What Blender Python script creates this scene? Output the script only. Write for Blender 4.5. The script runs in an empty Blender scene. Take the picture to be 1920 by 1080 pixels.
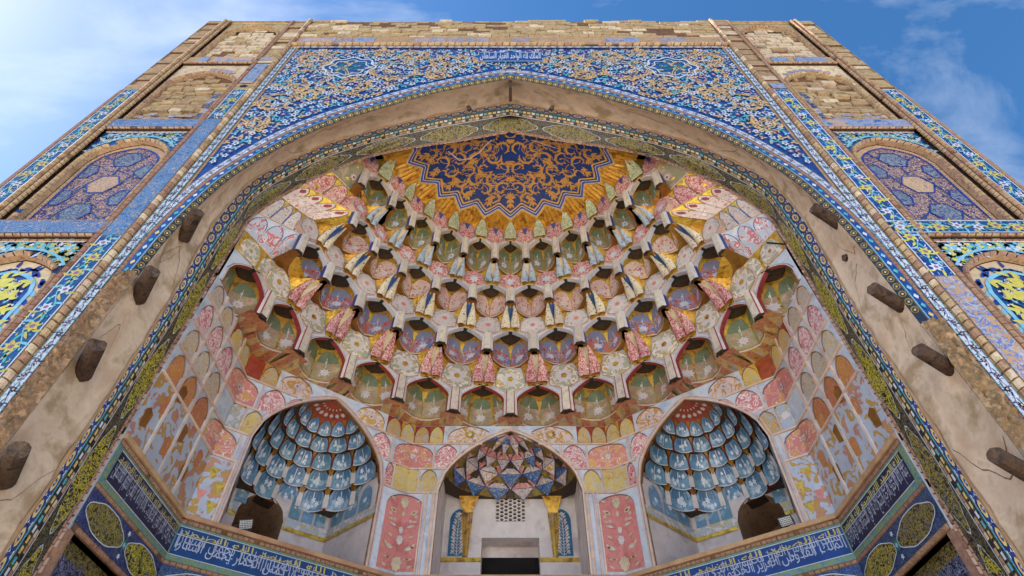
import bpy, math, random, unicodedata
from mathutils import Vector, noise
random.seed(7)
SC=bpy.context.scene
COL=SC.collection
D=5.0                 # unit used below: distance from camera to the facade, in metres
CAMZ=1.6
def W(x,d,z): return (D*x, D*(d-1.0), D*z+CAMZ)

# ---------------------------------------------------------------- camera
cam=bpy.data.cameras.new('camera'); camo=bpy.data.objects.new('camera',cam); COL.objects.link(camo)
cam.sensor_width=36.0; cam.lens=36.0*1091/1920; cam.shift_x=3/1920
camo.location=(0,-D,CAMZ); camo.rotation_euler=(math.radians(90+49.1),0,0)
cam.clip_start=.1; cam.clip_end=5000
SC.camera=camo
# ---------------------------------------------------------------- sky, sun, exposure
SUN_EL,SUN_AZ=46,272     # azimuth clockwise from +Y (the facade looks to -Y)
w=bpy.data.worlds.new('World'); SC.world=w; w.use_nodes=True
nt=w.node_tree; nt.nodes.clear()
def N(t,tree=None,**k):
    n=(tree or nt).nodes.new(t)
    for a,b in k.items(): setattr(n,a,b)
    return n
sky=N('ShaderNodeTexSky',sky_type='NISHITA',sun_disc=False,sun_elevation=math.radians(SUN_EL),sun_rotation=math.radians(SUN_AZ),air_density=1.0,dust_density=.35,ozone_density=1.4)
tc=N('ShaderNodeTexCoord'); mp=N('ShaderNodeMapping'); mp.inputs['Scale'].default_value=(1.1,3.2,2.6); mp.inputs['Rotation'].default_value=(0,math.radians(24),math.radians(8))
nz=N('ShaderNodeTexNoise'); nz.inputs['Scale'].default_value=1.7; nz.inputs['Detail'].default_value=9; nz.inputs['Roughness'].default_value=.58; nz.inputs['Distortion'].default_value=.35
cr=N('ShaderNodeValToRGB'); cr.color_ramp.elements[0].position=.50; cr.color_ramp.elements[1].position=.86
cr.color_ramp.elements[0].color=(0,0,0,1); cr.color_ramp.elements[1].color=(.75,.75,.75,1)
mx=N('ShaderNodeMix',data_type='RGBA'); mx.inputs[7].default_value=(5.0,5.4,5.8,1)
bg=N('ShaderNodeBackground'); bg.inputs[1].default_value=.088; out=N('ShaderNodeOutputWorld')
L=nt.links.new
L(tc.outputs['Generated'],mp.inputs['Vector']); L(mp.outputs[0],nz.inputs['Vector']); L(nz.outputs[0],cr.inputs[0])
hsw=N('ShaderNodeHueSaturation'); hsw.inputs['Saturation'].default_value=1.3; L(sky.outputs[0],hsw.inputs['Color']); L(cr.outputs[0],mx.inputs[0]); L(hsw.outputs[0],mx.inputs[6]); L(mx.outputs[2],bg.inputs[0]); L(bg.outputs[0],out.inputs[0])
sl=bpy.data.lights.new('sun','SUN'); sl.energy=5.0; sl.angle=math.radians(1.0); sl.color=(1,.94,.86)
so=bpy.data.objects.new('sun',sl); COL.objects.link(so)
el,az=math.radians(SUN_EL),math.radians(SUN_AZ)
sd=Vector((math.sin(az)*math.cos(el),math.cos(az)*math.cos(el),math.sin(el)))
so.rotation_euler=sd.to_track_quat('Z','Y').to_euler(); so.location=sd*60
SC.view_settings.view_transform='Standard'; SC.view_settings.look='None'; SC.view_settings.exposure=1.42; SC.view_settings.gamma=1
SC.cycles.max_bounces=8; SC.cycles.diffuse_bounces=5

# ---------------------------------------------------------------- materials
def lin(h):
    h=h.lstrip('#'); r=[int(h[i:i+2],16)/255 for i in (0,2,4)]
    return tuple((c/12.92 if c<=.04045 else ((c+.055)/1.055)**2.4) for c in r)+(1,)
MATS={}
def mat(name,c1,c2=None,c3=None,rough=.6,scale=5,bands=None,det=2,dist=0.,var=.16,vs=2.2,bump=0,bs=40,dirt=None,dirt_t=.62,metal=0.,stretch=None,joint=False):
    """plain or patterned procedural paint. bands: [(pos,colour index)] constant ramp over swirling noise."""
    m=bpy.data.materials.new(name); m.use_nodes=True; t=m.node_tree; b=t.nodes['Principled BSDF']; K=t.links.new
    g=N('ShaderNodeNewGeometry',t); pos=g.outputs['Position']
    if stretch:
        q=N('ShaderNodeMapping',t); q.inputs['Scale'].default_value=stretch; K(pos,q.inputs[0]); pos=q.outputs[0]
    cols=[lin(c) for c in (c1,c2,c3) if c]
    if bands:
        n=N('ShaderNodeTexNoise',t); n.inputs['Scale'].default_value=scale; n.inputs['Detail'].default_value=det; n.inputs['Distortion'].default_value=dist
        K(pos,n.inputs['Vector'])
        r=N('ShaderNodeValToRGB',t); r.color_ramp.interpolation='CONSTANT'; e=r.color_ramp.elements
        e[0].position=0; e[0].color=cols[0]; e[1].position=bands[0][0]; e[1].color=cols[bands[0][1]]
        for p,i in bands[1:]:
            x=e.new(p); x.color=cols[i]
        K(n.outputs[0],r.inputs[0]); col=r.outputs[0]
    elif c2:
        n=N('ShaderNodeTexNoise',t); n.inputs['Scale'].default_value=scale; n.inputs['Detail'].default_value=6; n.inputs['Distortion'].default_value=dist; n.inputs['Roughness'].default_value=.6
        K(pos,n.inputs['Vector'])
        r=N('ShaderNodeValToRGB',t); e=r.color_ramp.elements; e[0].position=.36; e[1].position=.64; e[0].color=cols[0]; e[1].color=cols[1]
        if c3: x=e.new(.5); x.color=cols[2]
        K(n.outputs[0],r.inputs[0]); col=r.outputs[0]
    else:
        rgb=N('ShaderNodeRGB',t); rgb.outputs[0].default_value=cols[0]; col=rgb.outputs[0]
    # patchy wear in brightness
    n2=N('ShaderNodeTexNoise',t); n2.inputs['Scale'].default_value=vs; n2.inputs['Detail'].default_value=8; n2.inputs['Roughness'].default_value=.7; K(g.outputs['Position'],n2.inputs['Vector'])
    mr=N('ShaderNodeMapRange',t); mr.inputs[1].default_value=.3; mr.inputs[2].default_value=.7; mr.inputs[3].default_value=1-var; mr.inputs[4].default_value=1+var*.6; K(n2.outputs[0],mr.inputs[0])
    oi=N('ShaderNodeObjectInfo',t); ro=N('ShaderNodeMapRange',t); ro.inputs[3].default_value=.88; ro.inputs[4].default_value=1.10; K(oi.outputs['Random'],ro.inputs[0])
    mu=N('ShaderNodeMath',t,operation='MULTIPLY'); K(mr.outputs[0],mu.inputs[0]); K(ro.outputs[0],mu.inputs[1])
    ho=N('ShaderNodeMapRange',t); ho.inputs[3].default_value=.488; ho.inputs[4].default_value=.512; K(oi.outputs['Random'],ho.inputs[0])
    hs=N('ShaderNodeHueSaturation',t); K(col,hs.inputs['Color']); K(mu.outputs[0],hs.inputs['Value']); K(ho.outputs[0],hs.inputs['Hue']); col=hs.outputs[0]
    if joint:
        q=N('ShaderNodeMapping',t); q.inputs['Rotation'].default_value=(math.radians(90),0,0); K(g.outputs['Position'],q.inputs[0])
        br=N('ShaderNodeTexBrick',t); br.offset=.5; br.inputs['Scale'].default_value=1.; br.inputs['Brick Width'].default_value=.24; br.inputs['Row Height'].default_value=.24; br.inputs['Mortar Size'].default_value=.005
        br.inputs['Color1'].default_value=(1,1,1,1); br.inputs['Color2'].default_value=(.8,.8,.8,1); br.inputs['Mortar'].default_value=(.45,.42,.4,1); K(q.outputs[0],br.inputs['Vector'])
        mj=N('ShaderNodeMix',t,data_type='RGBA',blend_type='MULTIPLY'); mj.inputs[0].default_value=1; K(col,mj.inputs[6]); K(br.outputs['Color'],mj.inputs[7]); col=mj.outputs[2]
    if dirt:
        n3=N('ShaderNodeTexNoise',t); n3.inputs['Scale'].default_value=1.3; n3.inputs['Detail'].default_value=10; n3.inputs['Roughness'].default_value=.72; n3.inputs['Distortion'].default_value=.4; K(g.outputs['Position'],n3.inputs['Vector'])
        r3=N('ShaderNodeValToRGB',t); r3.color_ramp.elements[0].position=dirt_t; r3.color_ramp.elements[1].position=dirt_t+.03; K(n3.outputs[0],r3.inputs[0])
        mm=N('ShaderNodeMix',t,data_type='RGBA'); mm.inputs[7].default_value=lin(dirt); K(r3.outputs[0],mm.inputs[0]); K(col,mm.inputs[6]); col=mm.outputs[2]
    K(col,b.inputs['Base Color']); b.inputs['Roughness'].default_value=rough; b.inputs['Metallic'].default_value=metal
    if bump:
        n4=N('ShaderNodeTexNoise',t); n4.inputs['Scale'].default_value=bs; n4.inputs['Detail'].default_value=6; K(pos,n4.inputs['Vector'])
        bp=N('ShaderNodeBump',t); bp.inputs['Strength'].default_value=bump; bp.inputs['Distance'].default_value=.02; K(n4.outputs[0],bp.inputs['Height']); K(bp.outputs[0],b.inputs['Normal'])
    MATS[name]=m; return name
# glazed tile
mat('ultramarine','#16338c','#102670','#1f4aa2',rough=.3,scale=9,var=.28,vs=4,dirt='#a98d78',dirt_t=.76,joint=True)
mat('cobalt','#173f88','#113070','#23599f',rough=.3,scale=8,var=.28,vs=4,dirt='#b08a6e',dirt_t=.69,joint=True)
mat('cobalt_worn','#5f86ba','#3465a8','#9a9dae',rough=.45,scale=7,var=.22,dirt='#b8967c',dirt_t=.55)
mat('navy','#17204f','#10173c',rough=.28,scale=8,var=.2)
mat('inkblue','#12163a','#191d49',rough=.35,scale=6)
mat('inscription_blue','#173a86','#122c6e',rough=.28,scale=5,var=.2,dirt='#8a7866',dirt_t=.73)
mat('black_tile','#1c1b2a','#262433',rough=.35,scale=9)
mat('white_glaze','#d6dbe8','#c3cadb',rough=.35,scale=10,var=.12)
mat('turquoise','#3f9fb0','#2d8aa6','#5cb7bf',rough=.3,scale=9)
mat('sky_tile','#6cb3d6','#8fc4dd',rough=.3,scale=9)
mat('yellow_glaze','#d3c95a','#c2b548',rough=.35,scale=12,var=.16)
mat('bright_yellow','#d9c62c','#c2ab1e',rough=.35,scale=14)
mat('gold_tile','#cda968','#b8904f','#dcc086',rough=.45,scale=14,var=.16)
mat('rose_tile','#a3708a','#8b5f86',rough=.4,scale=12)
mat('green_tile','#2f7f72','#3c6e56',rough=.35,scale=12)
mat('purple_tile','#37306f','#4a3a7a',rough=.35,scale=12)
mat('scallop_dark','#1b2a44','#28323c',rough=.4,scale=12,dirt='#8d6f50',dirt_t=.6)
# patterned glaze (dense inlay too fine to pick apart)
mat('yellow_inlay','#16141f','#c4b42c','#2c2a55',rough=.35,scale=21,det=1,dist=1.2,bands=[(.44,1),(.50,0),(.535,1),(.60,2)],vs=3)
mat('yellow_inlay_dull','#201e24','#a08f36','#2f3a66',rough=.4,scale=24,det=1,dist=1.2,bands=[(.45,1),(.505,0),(.54,1),(.6,2)],vs=3)
mat('white_lattice_inlay','#141a3c','#9aa0c4',rough=.35,scale=13,det=0,dist=1.7,bands=[(.40,1),(.435,0),(.49,1),(.52,0),(.58,1),(.61,0)],vs=3)
mat('girih_gold','#352c5e','#d0aa84','#b58a80',rough=.45,scale=14,det=1,dist=1.4,bands=[(.43,1),(.475,0),(.52,1),(.555,2),(.585,0)],vs=2)
mat('girih_green','#3f4578','#a3a392','#5a8f98',rough=.45,scale=15,det=1,dist=1.4,bands=[(.43,1),(.475,0),(.52,2),(.56,1),(.6,0)],vs=2)
mat('girih_sand','#c4a07c','#4a3f72','#d0b48a',rough=.5,scale=14,det=1,dist=1.4,bands=[(.43,1),(.465,0),(.53,2),(.57,1),(.595,0)],vs=2)
mat('border_green_inlay','#6f8f78','#8f9a52','#4f7f9a',rough=.4,scale=22,det=1,dist=1.,bands=[(.46,1),(.52,0),(.57,2)])
mat('faded_floral','#5f84b4','#2b5499','#b3a390',rough=.5,scale=9,det=2,dist=1.5,bands=[(.42,1),(.47,0),(.52,2),(.56,1),(.6,0)],var=.2)
mat('ruin_floral','#b98f6c','#4f7fbf','#9fb4c9',rough=.6,scale=9,det=2,dist=1.2,bands=[(.46,1),(.52,0),(.55,2),(.6,0)],var=.25)
# clay, plaster, wood
mat('brick','#a98a68','#917152','#bd9f7c',rough=.9,scale=12,var=.28,vs=3,bump=.5,bs=50)
mat('brick_red','#ae8a72','#936f5a',rough=.9,scale=16,var=.25,vs=5,bump=.4,bs=60)
mat('brick_pale','#c8ae90','#b09474','#d6c2a6',rough=.92,scale=7,var=.25,vs=5,bump=.6,bs=35)
mat('brick_eroded','#a58a64','#8a7150','#b99e78',rough=.95,scale=6,var=.35,vs=4,bump=1.,bs=18,stretch=(1,1,3.2))
mat('mortar','#7d5c3e','#68492f',rough=.95,scale=14,var=.25,bump=.6,bs=40)
mat('mortar_dark','#3a2517',rough=.95)
mat('plaster','#c4a38c','#a78a70','#d2b8a4',rough=.88,scale=2.2,dist=.2,var=.15,vs=1.6,bump=.3,bs=11,dirt='#d4c2b0',dirt_t=.71)
mat('plaster_edge','#c8a47e','#b58e66',rough=.9,scale=4,var=.2,bump=.4,bs=25)
mat('rubble','#9c7f5e','#b09270','#7d6244',rough=.95,scale=9,var=.3,bump=1.,bs=14)
mat('log','#3c2a1d','#241811','#513c2a',rough=.9,scale=9,var=.3,vs=8,bump=.9,bs=22)
mat('log_end','#6f5a48','#4a382b',rough=.9,scale=16,var=.3,bump=.8,bs=40)
mat('ground_stone','#d2c8bb','#c2b7a8',rough=.9,scale=2,var=.2)
mat('dark_room','#1a1310','#120d0b',rough=.95,scale=3)
# painted plaster of the vault
mat('paint_blue_grey','#b8c1d0','#a8b3c6','#c8ced8',rough=.55,scale=4,var=.14)
mat('paint_stone','#c4b5a2','#b0a090','#d2c6b4',rough=.6,scale=5,var=.14)
mat('paint_pink_edge','#dcc0b0','#ccae9e',rough=.55,scale=8,var=.14)
mat('paint_cream','#d2c1a4','#c0ab8c',rough=.55,scale=7,var=.16)
mat('paint_white','#d6ccc8','#c6bab6',rough=.55,scale=6,var=.12)
mat('wall_white','#d4c7c6','#c2b2b2','#ddd3d1',rough=.75,scale=1.8,var=.16,vs=1.5)
mat('gold_leaf','#cf9a34','#a06c1a','#e6b84e',rough=.36,scale=7,var=.3,vs=6,metal=.5)
mat('gold_dark','#9a6a22','#7c4f18',rough=.4,scale=8,var=.25,metal=.2)
mat('shell_blue','#0d2866','#0a1f52','#143378',rough=.4,scale=7,var=.2)
mat('shell_gold','#bb8434','#a06c25','#cd9a48',rough=.45,scale=16,var=.18,metal=.1)
mat('soffit_dark','#3a2a1e','#22170f','#4c3a2a',rough=.7,scale=14,var=.3)  # darkness of the niche roofs is put into this brown
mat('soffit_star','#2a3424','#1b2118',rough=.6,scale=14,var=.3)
mat('fan_red','#b06a52','#9a543e','#c08a5c',rough=.45,scale=10,var=.25)
mat('red_paint','#a8432c','#8c3322',rough=.5,scale=9,var=.2)
mat('crimson','#a43f45','#8e2f38',rough=.5,scale=9,var=.2)
mat('cap_blue','#6f86a8','#8f8090',rough=.45,scale=9,var=.2)
mat('dark_mosaic','#17161f','#7a7034','#2b3a66',rough=.4,scale=24,det=1,dist=1.,bands=[(.44,1),(.49,0),(.54,2),(.58,1),(.62,0)])
mat('script_white','#b4bad0','#a2a9c2',rough=.4,scale=10)
mat('blue_mosaic','#1c2a5e','#3a5a94','#6a7f6a',rough=.38,scale=20,det=1,dist=1.,bands=[(.45,1),(.50,0),(.55,2),(.58,0)])
mat('line_blue','#3b4f93',rough=.5)
mat('line_brown','#7b5a44',rough=.6)
mat('deep_blue','#1f4f84','#173f6e',rough=.45,scale=9,var=.2)
mat('green_paint','#788060','#667050',rough=.45,scale=8,var=.2)
# vault ornament paints
mat('rose_filigree','#b14c4c','#e2c9c2',rough=.5,scale=17,det=1,dist=1.,bands=[(.46,1),(.52,0),(.565,1),(.61,0)],vs=3)
mat('pink_filigree','#c77a7e','#e4d3d0',rough=.5,scale=9,det=1,dist=1.,bands=[(.45,1),(.52,0),(.57,1),(.62,0)],vs=3)
mat('leaf_green_filigree','#8e9872','#c9c6a4',rough=.5,scale=20,det=1,dist=1.,bands=[(.48,1),(.54,0),(.59,1)])
mat('blue_grey_petal','#8b99a8','#6f8096','#b3bcc4',rough=.45,scale=6,var=.16)
mat('dotted_petal','#d3c5ab','#6c5a5a','#c2b199',rough=.5,scale=34,det=0,bands=[(.30,0),(.62,2),(.70,1)],vs=3)
mat('green_cup','#9c8c6c','#b49c82','#838660',rough=.42,scale=4,dist=.6,var=.2)
mat('heart_panel','#dcc8c0','#b5706a','#e6dad2',rough=.45,scale=8,det=1,dist=1.,bands=[(.46,1),(.50,2),(.57,0)],var=.14)
mat('pink_cup','#d4b4a8','#b06a5e','#e0cdc2',rough=.45,scale=7,det=1,dist=1.,bands=[(.47,1),(.52,2),(.57,0)],var=.16)
mat('red_blue_cup','#c26a56','#6a7aa4','#b8abb4',rough=.45,scale=7,det=1,dist=.6,bands=[(.44,1),(.50,0),(.55,2),(.60,1)],var=.16)
mat('olive_cup','#b09a76','#c2ad8c','#9c8a62',rough=.42,scale=4,dist=.5,var=.2)
mat('white_flower_panel','#cfc3bc','#8f8b90','#d9b9b0',rough=.5,scale=10,det=1,dist=.7,bands=[(.43,1),(.48,0),(.57,2),(.6,0)],var=.14)
mat('daisy_panel','#a9a58c','#ddd2c8','#c99a3e',rough=.5,scale=6,det=1,dist=.8,bands=[(.46,1),(.56,2),(.60,0)],var=.16)
mat('yellow_flame','#cbab62','#a7b2bc','#bd8a52',rough=.45,scale=8,det=1,dist=.7,bands=[(.45,1),(.50,0),(.57,2),(.6,0)],var=.18)
mat('pale_gold_floral','#d8c4bd','#c9973f','#a77a92',rough=.5,scale=5,det=1,dist=.8,bands=[(.44,1),(.52,0),(.58,2),(.60,0)],var=.14)
mat('ochre_rose_floral','#bd8436','#b96a62','#cfa05a',rough=.5,scale=13,det=1,dist=.9,bands=[(.45,1),(.51,0),(.56,2),(.6,1)],var=.15)
mat('ochre_grey_floral','#b9b6b2','#c0923f','#c9bdb0',rough=.5,scale=13,det=1,dist=.9,bands=[(.45,1),(.50,2),(.545,1),(.59,0)],var=.15)
mat('coral_floral','#ca7e74','#e2d0ca','#cf9a54',rough=.5,scale=8,det=1,dist=.9,bands=[(.47,0),(.53,1),(.56,0),(.60,2)],var=.15)
mat('coral','#cb7c74','#bf6f68','#d48a82',rough=.5,scale=5,var=.14)
mat('patchwork','#b0b8c8','#b88f4a','#b88478',rough=.5,scale=3.6,det=3,dist=.3,bands=[(.36,1),(.43,0),(.57,2),(.62,1)],var=.16,vs=4)
mat('light_blue_floral','#a7b2c6','#c0a95c','#cfc6c6',rough=.5,scale=8,det=1,dist=.6,bands=[(.47,1),(.53,0),(.58,2)],var=.14)
mat('red_spray','#b6bccc','#c86f70','#d5cfd4',rough=.5,scale=6,det=2,dist=.6,bands=[(.47,2),(.51,1),(.58,0)],var=.12)
mat('petal_shade','#527a9a','#44698a',rough=.45,scale=8,var=.2)
mat('blue_petal','#7598b0','#a6bccb','#5c86a4',rough=.4,scale=5,dist=.4,var=.2)
mat('blue_petal_white','#b9c6d4','#dfe3e8',rough=.45,scale=18,var=.12)
mat('poly_floral','#cdbfb4','#2f5f95','#b5643f',rough=.45,scale=15,det=1,dist=1.,bands=[(.45,1),(.49,0),(.55,2),(.585,0)],var=.18)
mat('poly_blue','#26598f','#c0b8b4',rough=.45,scale=18,det=1,dist=1.,bands=[(.54,1),(.58,0)],var=.18)
mat('olive_gold','#7d6526','#63501c','#97803a',rough=.4,scale=8,var=.22)
mat('teal_panel','#2a6f96','#236087',rough=.45,scale=6,var=.14)
mat('lamp_black','#15161a',rough=.5); mat('lamp_glass','#c9ccd0','#b3b6ba',rough=.2); mat('metal','#3c3a39',rough=.5,metal=.7)

# ---------------------------------------------------------------- mesh helpers
class B:
    def __init__(s): s.v=[];s.f=[];s.i=[];s.m=[]
    def face(s,pts,m):
        k=len(s.v); s.v+=pts; s.f.append(tuple(range(k,k+len(pts))))
        if m not in s.m: s.m.append(m)
        s.i.append(s.m.index(m))
    def grid(s,fn,nu,nv,m):
        k=len(s.v)
        if m not in s.m: s.m.append(m)
        j=s.m.index(m)
        for b in range(nv+1):
            for a in range(nu+1): s.v.append(fn(a/nu,b/nv))
        for b in range(nv):
            for a in range(nu):
                q=k+b*(nu+1)+a; s.f.append((q,q+1,q+nu+2,q+nu+1)); s.i.append(j)
    def strip(s,P,Q,m,closed=False):
        n=len(P); r=range(n if closed else n-1)
        for a in r: s.face([P[a],P[(a+1)%n],Q[(a+1)%n],Q[a]],m)
def link(o,parent=None):
    COL.objects.link(o)
    if parent: o.parent=parent
    return o
def build(name,b,parent=None,smooth=False,kind=None,label=None):
    if not b.f: return None
    me=bpy.data.meshes.new(name); me.from_pydata(b.v,[],b.f)
    for m in b.m: me.materials.append(MATS[m])
    me.polygons.foreach_set('material_index',b.i)
    if name in ('rope_moulding','arch_moulding','brick_edging','archivolt_brick_edge','frame_brick_edge'): kind='stuff'
    if smooth: me.polygons.foreach_set('use_smooth',[True]*len(b.f))
    me.update(); o=link(bpy.data.objects.new(name,me),parent)
    if kind: o['kind']=kind
    if label: o['label']=label
    return o
def box(b,fr,u0,u1,v0,v1,h0,h1,m,back=False,me=None):
    P=[[[fr(u,v,h) for h in (h0,h1)] for v in (v0,v1)] for u in (u0,u1)]
    b.face([P[0][0][1],P[1][0][1],P[1][1][1],P[0][1][1]],m)
    e=me or m
    b.face([P[0][0][0],P[0][0][1],P[0][1][1],P[0][1][0]],e); b.face([P[1][0][0],P[1][1][0],P[1][1][1],P[1][0][1]],e)
    b.face([P[0][0][0],P[1][0][0],P[1][0][1],P[0][0][1]],e); b.face([P[0][1][0],P[0][1][1],P[1][1][1],P[1][1][0]],e)
    if back: b.face([P[0][0][0],P[0][1][0],P[1][1][0],P[1][0][0]],e)
def poly(b,fr,pts,h,m): b.face([fr(u,v,h) for u,v in pts],m)
def prism(b,fr,pts,h0,h1,m,me=None):
    poly(b,fr,pts,h1,m); n=len(pts)
    for i in range(n):
        p,q=pts[i],pts[(i+1)%n]; b.face([fr(*p,h0),fr(*q,h0),fr(*q,h1),fr(*p,h1)],me or m)
def flower(b,fr,x,y,r,m,h,n=6,cm=None,rot=0,asp=1.,inner=.55):
    P=[]
    for i in range(2*n):
        a=rot+math.pi*i/n; q=r if i%2==0 else r*inner
        P.append((x+q*math.cos(a),y+q*math.sin(a)*asp))
    poly(b,fr,P,h,m)
    if cm: poly(b,fr,[(x+.34*r*math.cos(a*1.2566),y+.34*r*math.sin(a*1.2566)*asp) for a in range(5)],h+.0006,cm)
def leaf(b,fr,x,y,a,Ln,wd,m,h,bend=.0):
    P=[];ca,sa=math.cos(a),math.sin(a)
    for t,s in ((0,0),(.25,.8),(.55,1),(.8,.6),(1,0),(.8,-.6),(.55,-1),(.25,-.8)):
        X=Ln*t; Y=wd*s+bend*Ln*t*t
        P.append((x+X*ca-Y*sa,y+X*sa+Y*ca))
    poly(b,fr,P,h,m)
def stem(b,fr,pts,wd,m,h):
    n=len(pts); A=[];C=[]
    for i in range(n):
        p=pts[max(0,i-1)];q=pts[min(n-1,i+1)]
        dx,dy=q[0]-p[0],q[1]-p[1]; l=math.hypot(dx,dy) or 1
        w_=wd if not callable(wd) else wd(i/(n-1))
        A.append(fr(pts[i][0]-dy/l*w_,pts[i][1]+dx/l*w_,h)); C.append(fr(pts[i][0]+dy/l*w_,pts[i][1]-dx/l*w_,h))
    b.strip(A,C,m)
def archpts(c,hw,v0,vs,va,n=10,k=.72):
    """pointed arch outline from left foot over apex to right foot"""
    L_=[(c-hw,v0)]
    for i in range(n+1):
        s=i/n; f=k*math.sqrt(max(0,1-(1-s)**2.3))+(1-k)*s
        L_.append((c-hw*(1-s),vs+(va-vs)*f))
    R_=[(2*c-x,y) for x,y in reversed(L_[:-1])]
    return L_+R_
def arch_plate(b,fr,u0,u1,v0,v1,A,h,m,hb=None,mi=None):
    """rectangle u0..u1,v0..v1 minus the arch opening A (feet on v0); reveal back to hb"""
    poly(b,fr,[(u0,v0)]+A+[(u1,v0),(u1,v1),(u0,v1)],h,m)
    if hb is not None: b.strip([fr(x,y,h) for x,y in A],[fr(x,y,hb) for x,y in A],mi or m)
def ribbon(b,fr,A,wd,h0,h1,m):
    """flat bead of width wd outside outline A, standing from h0 to h1"""
    n=len(A); O=[]
    for i in range(n):
        p=A[max(0,i-1)];q=A[min(n-1,i+1)]; dx,dy=q[0]-p[0],q[1]-p[1]; l=math.hypot(dx,dy) or 1
        O.append((A[i][0]-dy/l*wd,A[i][1]+dx/l*wd))
    b.strip([fr(x,y,h1) for x,y in A],[fr(x,y,h1) for x,y in O],m)
    b.strip([fr(x,y,h0) for x,y in A],[fr(x,y,h1) for x,y in A],m); b.strip([fr(x,y,h0) for x,y in O],[fr(x,y,h1) for x,y in O],m)
def rope(b,fr,s0,s1,t0,t1,pitch,h,m,mg='mortar',slant=.5):
    """twisted brick moulding along s, between t0 and t1"""
    n=max(1,int(abs(s1-s0)/pitch)); st=(s1-s0)/n; w_=t1-t0
    def q(s,t,hh): return fr(s,t,hh)
    P=[(t0+w_*.02,0),(t0+w_*.25,h*.8),(t0+w_*.5,h),(t0+w_*.75,h*.8),(t1-w_*.02,0)]
    b.face([fr(s0,t0,h*.35),fr(s1,t0,h*.35),fr(s1,t1,h*.35),fr(s0,t1,h*.35)],mg)
    for i in range(n):
        if random.random()<.03: continue
        j_=random.uniform(-.05,.05); a=s0+st*(i+.10+j_); c=s0+st*(i+.93+j_*.5)
        A=[q(a+st*slant*(k/4-.5),t,hh) for k,(t,hh) in enumerate(P)]; C=[q(c+st*slant*(k/4-.5),t,hh) for k,(t,hh) in enumerate(P)]
        mm=m if random.random()<.75 else 'brick_red'
        b.strip(A,C,mm); b.face(A,mm); b.face(C,mm)
def rope_bricks(name,fr,s0,s1,t0,t1,pitch,h,parent,mats,slant=.5):
    """the same moulding with every brick an object of its own"""
    b=B(); b.face([fr(s0,t0,h*.35),fr(s1,t0,h*.35),fr(s1,t1,h*.35),fr(s0,t1,h*.35)],'mortar'); o=build(name,b,parent); o.pop('kind',None)
    n=int(abs(s1-s0)/pitch); st=(s1-s0)/n; w_=t1-t0; var=[]
    for v in range(5):
        r=random.Random(v); bb=B(); j=r.uniform(-.06,.06)
        P=[(w_*.02,0),(w_*.25,h*.8*r.uniform(.85,1.1)),(w_*.5,h*r.uniform(.88,1.08)),(w_*.75,h*.8*r.uniform(.85,1.1)),(w_*.98,0)]
        o0=Vector(fr(s0,t0,0)); q=lambda s,t,hh:tuple(Vector(fr(s0+s,t0+t,hh))-o0)
        A=[q(st*(.10+j)+st*slant*(k/4-.5),t,hh) for k,(t,hh) in enumerate(P)]; C=[q(st*(.92+j*.5)+st*slant*(k/4-.5),t,hh) for k,(t,hh) in enumerate(P)]
        bb.strip(A,C,mats[v%len(mats)]); bb.face(A,mats[v%len(mats)]); bb.face(C,mats[v%len(mats)])
        me=bpy.data.meshes.new('rope_brick'); me.from_pydata(bb.v,[],bb.f); me.materials.append(MATS[mats[v%len(mats)]]); var.append(me)
    for i in range(n):
        k=link(bpy.data.objects.new('rope_brick',random.choice(var)),o); k.location=fr(s0+st*i,t0,0)
    return o
def swap(fr): return lambda s,t,h: fr(t,s,h)
# ---------------------------------------------------------------- ground
g=B(); g.face([(-900,-900,0),(900,-900,0),(900,900,0),(-900,900,0)],'ground_stone')
build('ground',g,kind='structure')
# ---------------------------------------------------------------- the portal: one building
portal=link(bpy.data.objects.new('portal',None))
portal['label']='tall tiled brick portal with a painted honeycomb vault in its pointed arch'; portal['category']='building'
def FR(sx=1): return lambda u,v,h: W(sx*u,1-h,v)
F0=FR(1)
def interp(P,n):
    """Catmull-Rom through P, resampled to n+1 points of even arc length"""
    Q=[]
    for i in range(len(P)-1):
        a,b_,c,d=P[max(0,i-1)],P[i],P[i+1],P[min(len(P)-1,i+2)]
        for k in range(8):
            t=k/8; Q.append(tuple(.5*((2*b_[j])+(-a[j]+c[j])*t+(2*a[j]-5*b_[j]+4*c[j]-d[j])*t*t+(-a[j]+3*b_[j]-3*c[j]+d[j])*t**3) for j in (0,1)))
    Q.append(P[-1])
    S=[0]
    for i in range(1,len(Q)): S.append(S[-1]+math.hypot(Q[i][0]-Q[i-1][0],Q[i][1]-Q[i-1][1]))
    R=[];j=0
    for i in range(n+1):
        s=S[-1]*i/n
        while j<len(S)-2 and S[j+1]<s: j+=1
        t=(s-S[j])/max(1e-9,S[j+1]-S[j]); R.append((Q[j][0]+(Q[j+1][0]-Q[j][0])*t,Q[j][1]+(Q[j+1][1]-Q[j][1])*t))
    return R,S[-1]
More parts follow.
